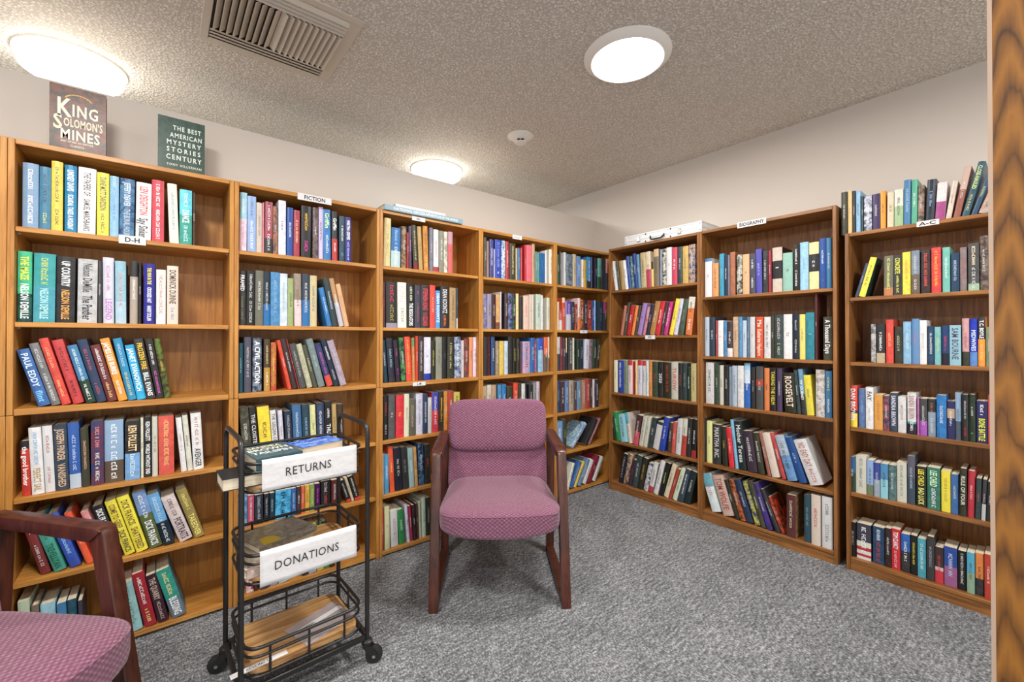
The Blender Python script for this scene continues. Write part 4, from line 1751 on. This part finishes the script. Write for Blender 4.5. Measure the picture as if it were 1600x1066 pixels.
def lying_book(name, label, cx, cy, z, w, d, h, rz, top, art, edge, texts=(), cart_local=True, group=None, yellow=False):
    """a book lying flat: w along its spine, d across, h thick; texts = (string, cap height, dx, dy)"""
    if cart_local:
        a = cart.rotation_euler.z
        p = Vector((cart.location.x + cx * math.cos(a) - cy * math.sin(a), cart.location.y + cx * math.sin(a) + cy * math.cos(a), z))
        root = empty(name, p, a + rz)
    else:
        root = empty(name, (cx, cy, z), rz)
    tag(root, label, 'book', group)
    t = 0.0022 if h > 0.02 else 0.0008
    def cov(lo, hi):
        bm = bmesh.new(); box_bm(bm, lo, hi); me = bpy.data.meshes.new('cover'); bm.to_mesh(me); bm.free()
        for nm, c in (('print_a', (*lin(hx(top)), 1)), ('print_b', (*lin(hx(art or top)), 1.0 if art else 0.0))):
            at = me.attributes.new(nm, 'FLOAT_COLOR', 'POINT'); at.data.foreach_set('color', list(c) * len(me.vertices))
        return link('cover', me, M['book'], root)
    cov((-w / 2, -d / 2, h - t), (w / 2, d / 2, h)); cov((-w / 2, -d / 2, 0), (w / 2, d / 2, t))
    sp = cov((-w / 2, edge * d / 2 - .0011, t), (w / 2, edge * d / 2 + .0011, h - t)); sp.name = 'spine'
    ins = 0.003
    lo = (-w / 2 + ins, -d / 2 + (ins if edge > 0 else .0015), t); hi = (w / 2 - ins, d / 2 - (.0015 if edge > 0 else ins), h - t)
    bm = bmesh.new(); box_bm(bm, lo, hi); from_bm('pages', bm, M['pages_flat'], root)
    if yellow:      # the printed patch on its cover
        me = bpy.data.meshes.new('cover_patch')
        me.from_pydata([(-w * .26 + w * .15 * q[0], -d * .30 + d * .2 * q[1], h + .0005) for q in ((-1, -.8), (.2, -1), (1, -.7), (.9, .4), (.3, 1), (-.6, .9))], [], [(0, 1, 2, 3, 4, 5)])
        link('cover_patch', me, PRINTS.setdefault('b99a1e', mat('print_b99a1e', lin(hx('b99a1e')), 0.4)), root)
    for (s, ch, dx, dy, col) in texts:
        mm = PRINTS.setdefault(col, mat('print_' + col, lin(hx(col)), 0.5))
        if s[0] == '#':
            V, F, tw = blocks(int(s[1:]), random.Random(s + label)); me = bpy.data.meshes.new('lettering')
            me.from_pydata([(dx + (x - tw / 2) * ch, dy + (y - .5) * ch, h + 0.0006) for x, y in V], [], F); link('lettering', me, mm, root)
        else:
            flat_text('lettering', s, ch, (dx, dy, h + 0.0006), (1, 0, 0), (0, 1, 0), mm, root, 0.75, 0.06)
    return root
PRINTS = {}
ZT = 0.742 + 0.0165
lying_book('book', 'black book with cream pages sticking out past the near end of the cart', 0.060, 0.083, ZT, 0.220, 0.132, 0.040, 0.0, '22282c', None, 1)
lying_book('book', 'teal book lettered in cream lying at the near end of the cart top tier', 0.108, 0.128, ZT + 0.0405, 0.150, 0.195, 0.046, 0.12, '47656c', '3a555c', -1,
           (('SANDRA', 0.026, 0, 0.062, 'efe6cc'), ('BROWN', 0.032, 0, 0.020, 'efe6cc'), ('TAILSPIN', 0.030, 0, -0.028, 'dfeef2')))
lying_book('book', 'bright blue and white paperback on the cart top tier', 0.272, 0.150, ZT + 0.0455, 0.165, 0.115, 0.042, 0.22, '2f62c8', '7fa6e6', 1,
           (('#8', 0.022, 0.0, 0.030, '1c3f9c'), ('#10', 0.010, 0.0, -0.005, 'ffffff')))
lying_book('book', 'orange and white paperback under the blue one on the cart top tier', 0.292, 0.128, ZT, 0.175, 0.125, 0.045, 0.32, 'e9e4dc', 'd9623a', 1)
lying_book('book', 'small violet book at the back of the cart top tier', 0.150, 0.258, ZT, 0.110, 0.060, 0.070, 0.1, '3a4fb0', '6c7fd8', 1)
ZM = 0.440 + 0.0165
lying_book('book', 'grey picture book with a yellow patch on the cart middle tier', 0.142, 0.175, ZM + 0.050, 0.215, 0.165, 0.022, 0.30, '6d665c', '958c7c', -1,
           (('#9', 0.007, 0.06, -0.06, '2a2826'),), yellow=True)
lying_book('book', 'cream-paged book under the grey picture book on the middle tier', 0.135, 0.160, ZM, 0.205, 0.155, 0.0495, 0.22, 'b9a48c', None, 1)
lying_book('book', 'pale pink paperback in the near corner of the cart middle tier', 0.055, 0.047, ZM, 0.085, 0.050, 0.028, 0.2, 'cdb2a4', 'e6d8cc', -1, (('#7', 0.009, 0, 0, '7a2f2c'),))
# clear folder and its label strip on the bottom tray
ZB = 0.135 + 0.0165
a = cart.rotation_euler.z
def cart_pt(x, y, z): return Vector((cart.location.x + x * math.cos(a) - y * math.sin(a), cart.location.y + x * math.sin(a) + y * math.cos(a), z))
fo = empty('plastic_folder', cart_pt(0.285, 0.120, ZB), a + 0.30); tag(fo, 'clear plastic sleeve with a white lettered strip on the cart bottom tray', 'folder')
box('sleeve', (-0.105, -0.075, 0), (0.105, 0.075, 0.003), M['clear'], fo, 0.001, 1)
box('label_strip', (-0.10, 0.010, 0.0031), (0.10, 0.032, 0.0042), M['paper'], fo)
V, F, tw = blocks(9, random.Random(4)); me = bpy.data.meshes.new('lettering'); me.from_pydata([(-0.06 + (x - tw / 2) * .011, .021 + (y - .5) * .011, .0047) for x, y in V], [], F); link('lettering', me, M['ink'], fo)
fo2 = empty('paper_strip', cart_pt(0.060, 0.035, ZB), a + 0.05); tag(fo2, 'white printed paper strip at the near end of the cart bottom tray', 'paper')
box('paper', (-0.085, -0.012, 0), (0.085, 0.012, 0.0012), M['paper'], fo2)
V, F, tw = blocks(9, random.Random(9)); me = bpy.data.meshes.new('lettering'); me.from_pydata([((x - tw / 2) * .011, (y - .5) * .012, .0016) for x, y in V], [], F); link('lettering', me, M['ink'], fo2)

# ------------------------------------------------------------------ on top of the cases
def standing_cover(u0, u1, vtop, vbot_, yplane, label, top, art, lines, thick=0.028, tilt=0.0, fore=True):
    A = hit(u0, (vtop + vbot_) / 2, 1, yplane); B = hit(u1, (vtop + vbot_) / 2, 1, yplane)
    zt = hit((u0 + u1) / 2, vtop, 1, yplane).z
    wd = B.x - A.x; h = zt - 1.9805
    root = empty('book', ((A.x + B.x) / 2, yplane, 1.9805), 0)
    root.rotation_euler = (-tilt, 0, 0)
    tag(root, label, 'book', 'books standing on top of the D-H bookcase')
    def cov(nm, lo, hi, art_=True):
        bm = bmesh.new(); box_bm(bm, lo, hi); me = bpy.data.meshes.new(nm); bm.to_mesh(me); bm.free()
        for an, c in (('print_a', (*lin(hx(top)), 1)), ('print_b', (*lin(hx(art or top)), 1.0 if art and art_ else 0.0))):
            at = me.attributes.new(an, 'FLOAT_COLOR', 'POINT'); at.data.foreach_set('color', list(c) * len(me.vertices))
        return link(nm, me, M['book'], root)
    cov('front_cover', (-wd / 2, -0.0, 0), (wd / 2, 0.003, h))
    cov('back_cover', (-wd / 2, thick - .003, 0), (wd / 2, thick, h), False)
    cov('spine', (-wd / 2, 0.003, 0), (-wd / 2 + .003, thick - .003, h), False)
    box('pages', (-wd / 2 + .0031, .0031, .004), (wd / 2 - .003, thick - .0031, h - .004), M['pages_wide'], root)
    for (s, ch, fx, fz, col, sq, bd, trk) in lines:
        mm = PRINTS.setdefault(col, mat('print_' + col, lin(hx(col)), 0.5))
        k = sq * wd / (layout(s, trk, bd)[2] * ch * h)
        flat_text('cover_lettering', s, ch * h, (fx * wd, -0.0007, fz * h), (1, 0, 0), (0, 0, 1), mm, root, k, bd, trk)
    return root, wd, h
ks, wd, h = standing_cover(77, 166, 138.5, 231, 0.085, 'mottled brown KING SOLOMON\'S MINES hardcover standing on the D-H bookcase',
    '33302a', '7a4128', (('K', 0.25, -0.26, 0.685, 'f2e6d0', 0.25, 0.1, 0), ('ING', 0.165, 0.13, 0.66, 'f2e6d0', 0.50, 0.1, 0.08),
    ('S', 0.20, -0.36, 0.465, 'f2e0c0', 0.16, 0.08, 0), ("OLOMON'S", 0.115, 0.09, 0.475, 'f2e0c0', 0.70, 0.06, 0.04),
    ('MINES', 0.14, 0.04, 0.30, 'f2e6d0', 0.72, 0.1, 0.06), ('AND OTHER ADVENTURE', 0.028, -0.02, 0.195, 'e6d8c0', 0.58, 0.06, 0.08), ('CLASSICS', 0.028, -0.02, 0.14, 'e6d8c0', 0.25, 0.06, 0.08)))
# printed ornaments round the lettering: arch above and leaves below
for (cx, cz, rx, rz_, col, a0, a1) in ((0.0, 0.80, 0.26, 0.10, 'd9a85a', 0.3, 2.85), (-0.05, 0.02, 0.42, 0.10, '4f8a78', 0.2, 1.6), (-0.42, 0.30, 0.06, 0.25, '58735f', 0.5, 5.0), (0.42, 0.20, 0.06, 0.22, 'a8563c', 0.5, 5.0)):
    V, F = [], []
    n = 26
    for k in range(n + 1):
        t = a0 + (a1 - a0) * k / n
        for q in (1.0, 0.86 + 0.06 * math.sin(k * 2.1)):
            V.append(((cx + rx * q * math.cos(t)) * wd, -0.0005, max(.004, min(h - .004, (cz + rz_ * q * math.sin(t)) * h))))
    for k in range(n): F.append((2 * k, 2 * k + 1, 2 * k + 3, 2 * k + 2))
    me = bpy.data.meshes.new('cover_ornament'); me.from_pydata(V, [], F)
    link('cover_ornament', me, PRINTS.setdefault(col, mat('print_' + col, lin(hx(col)), 0.5)), ks)
standing_cover(246.5, 320, 187, 266, 0.10, 'dark green mystery stories hardcover standing on the D-H bookcase near the FICTION one',
    '33473f', '3f584c', (('THE BEST', 0.075, 0.12, 0.83, 'dfe8df', 0.62, 0.04, 0.14), ('AMERICAN', 0.075, 0.10, 0.70, 'dfe8df', 0.70, 0.04, 0.12), ('MYSTERY', 0.075, 0.06, 0.575, 'dfe8df', 0.76, 0.04, 0.22), ('STORIES', 0.075, 0.06, 0.45, 'dfe8df', 0.76, 0.04, 0.28),
    ('CENTURY', 0.080, 0.06, 0.32, 'dfe8df', 0.78, 0.04, 0.2), ('TONY HILLERMAN', 0.038, 0.06, 0.19, 'd5dcd0', 0.76, 0.04, 0.14), ('OTTO PENZLER', 0.038, 0.06, 0.085, 'd5dcd0', 0.76, 0.04, 0.2)))

# atlas and the white book on the third oak case, olive book behind
a0, a1 = hit(601, 333, 1, -0.012), hit(723, 346, 1, -0.012)
at_len = a1.x - a0.x
ax = (a0.x + a1.x) / 2
ZTOP = 1.9805
at = lying_book('book', 'large pale blue world atlas lying on top of an oak bookcase', ax, 0.128, ZTOP, at_len, 0.28, 0.030, 0.0, '7f9fac', None, -1, (), False, 'books lying on the oak bookcases')
fl = flat_text('spine_lettering', 'NATIONAL GEOGRAPHIC', 0.0150, (-0.075, -0.1425, 0.015), (1, 0, 0), (0, 0, 1), PRINTS.setdefault('eef4f6', mat('print_eef4f6', lin(hx('eef4f6')), 0.5)), at, 1.05, 0.02)
flat_text('spine_lettering', 'ATLAS OF THE WORLD', 0.0130, (0.14, -0.1425, 0.015), (1, 0, 0), (0, 0, 1), PRINTS['eef4f6'], at, 0.85, 0.02)
b0, b1 = hit(619, 325, 1, 0.03), hit(697, 333, 1, 0.03)
wb = lying_book('book', 'white-spined hardcover lying on the pale blue atlas', (b0.x + b1.x) / 2, 0.150, ZTOP + 0.0302, b1.x - b0.x, 0.22, 0.030, 0.0, 'e9e4e2', None, -1, (), False, 'books lying on the oak bookcases')
flat_text('spine_lettering', 'R', 0.010, (0.14, -0.1125, 0.013), (1, 0, 0), (0, 0, 1), M['ink'], wb)
o0 = hit(594, 322, 1, 0.07)
lying_book('book', 'thin olive book under the edge of the atlas near the FICTION bookcase', a0.x - 0.03, 0.19, ZTOP, 0.058, 0.17, 0.022, 0.0, '6b5a2c', None, -1, (), False, 'books lying on the oak bookcases')

# silver case on the first walnut bookcase
c0, c1 = hit(977, 376, 0, XR + 0.02), hit(1097, 352, 0, XR + 0.02)
cl = c0.y - c1.y
cs = empty('silver_case', (XR + 0.015, (c0.y + c1.y) / 2, 1.9806), -math.pi / 2)
tag(cs, 'flat silver aluminium carrying case lying on the walnut bookcase nearest the corner', 'case')
chh = 0.078
box('lower_shell', (-cl / 2 + .002, 0.003, 0.001), (cl / 2 - .002, 0.255, chh * 0.5 - .001), M['silver_panel'], cs, 0.004, 2)
box('lid', (-cl / 2 + .002, 0.003, chh * 0.5 + .001), (cl / 2 - .002, 0.255, chh - .001), M['silver_panel'], cs, 0.004, 2)
for z0, z1 in ((0, 0.012), (chh * .5 - .008, chh * .5 + .008), (chh - .012, chh)):
    box('edge_rail', (-cl / 2, 0.0, z0), (cl / 2, 0.006, z1), M['silver'], cs, 0.0015, 1)
    box('edge_rail', (cl / 2 - .006, 0.0061, z0), (cl / 2, 0.258, z1), M['silver'], cs, 0.0015, 1)
for x in (-cl / 2 + .012, cl / 2 - .012):
    box('corner_guard', (x - .0135, -0.0015, 0), (x + .0135, 0.004, chh + .001), M['silver'], cs, 0.001, 1)
    for z in (.016, chh - .016):
        bm = bmesh.new(); bmesh.ops.create_uvsphere(bm, u_segments=10, v_segments=6, radius=.0035)
        for v in bm.verts: v.co = Vector((v.co.x + x, v.co.y * .5 - .0018, v.co.z + z))
        from_bm('rivet', bm, M['black_metal'], cs, 60)
for x in (-cl * .30, cl * .24):
    box('latch', (x - .014, -0.007, .016), (x + .014, -0.0002, chh * .72), M['chrome'], cs, 0.002, 1)
for x in (-cl * .20, cl * .13):
    for z in (.010, chh - .012):
        box('hasp', (x - .004, -0.004, z - .006), (x + .004, 0, z + .006), M['black_metal'], cs, 0.001, 1)
for x in (-cl * .125, cl * .055):
    bm = bmesh.new(); tube_bm(bm, [(x, -0.004 + 0.013 * 0, .036), (x, -.012, .040), (x, -.016, .030), (x, -.012, .020), (x, -.003, .022)], .0035, 8); from_bm('handle_ring', bm, M['black_metal'], cs, 60)
bm = bmesh.new(); tube_bm(bm, round_path([(-cl * .125, -.014, .030), (-cl * .10, -.020, .010), (cl * .03, -.020, .010), (cl * .055, -.014, .030)], .02), .006, 10); from_bm('handle', bm, M['black_metal'], cs, 60)

# ------------------------------------------------------------------ paper labels
shelf_label(185.5, 228, 375.3, 'D-H', 'L', 0.034, 'white D-H paper label on the first oak shelf edge', 0.55, 0.95)
shelf_label(465, 518, 311, 'FICTION', 'L', 0.034, 'white FICTION paper label on the top edge of an oak bookcase', 0.55, 0.95)
shelf_label(644, 664.5, 342.5, '#3', 'L', 0.024, 'small white label on the top edge just under the blue atlas', 0.5)
shelf_label(645, 665, 600, 'L-M', 'L', 0.022, 'small white L-M label under the third shelf of the atlas bookcase', 0.55, 1.0)
shelf_label(801, 815.5, 371, '#3', 'L', 0.028, 'small white label on the top edge of the oak bookcase behind the chair', 0.5)
shelf_label(906.5, 917.5, 518.5, '#2', 'L', 0.024, 'small white label on the second shelf of the oak corner bookcase', 0.5)
shelf_label(1008, 1023.5, 527, '#3', 'R', 0.030, 'small white label on the second shelf of the silver-case bookcase', 0.5)
shelf_label(1152, 1197, 348.5, 'BIOGRAPHY', 'R', 0.036, 'white BIOGRAPHY paper label on the top edge of a walnut bookcase', 0.6, 1.0)
shelf_label(1432, 1467.5, 348.5, 'A-C', 'R', 0.026, 'white A-C paper label on the top edge of the lower walnut bookcase', 0.6, 1.5)
bpy.context.view_layer.update()
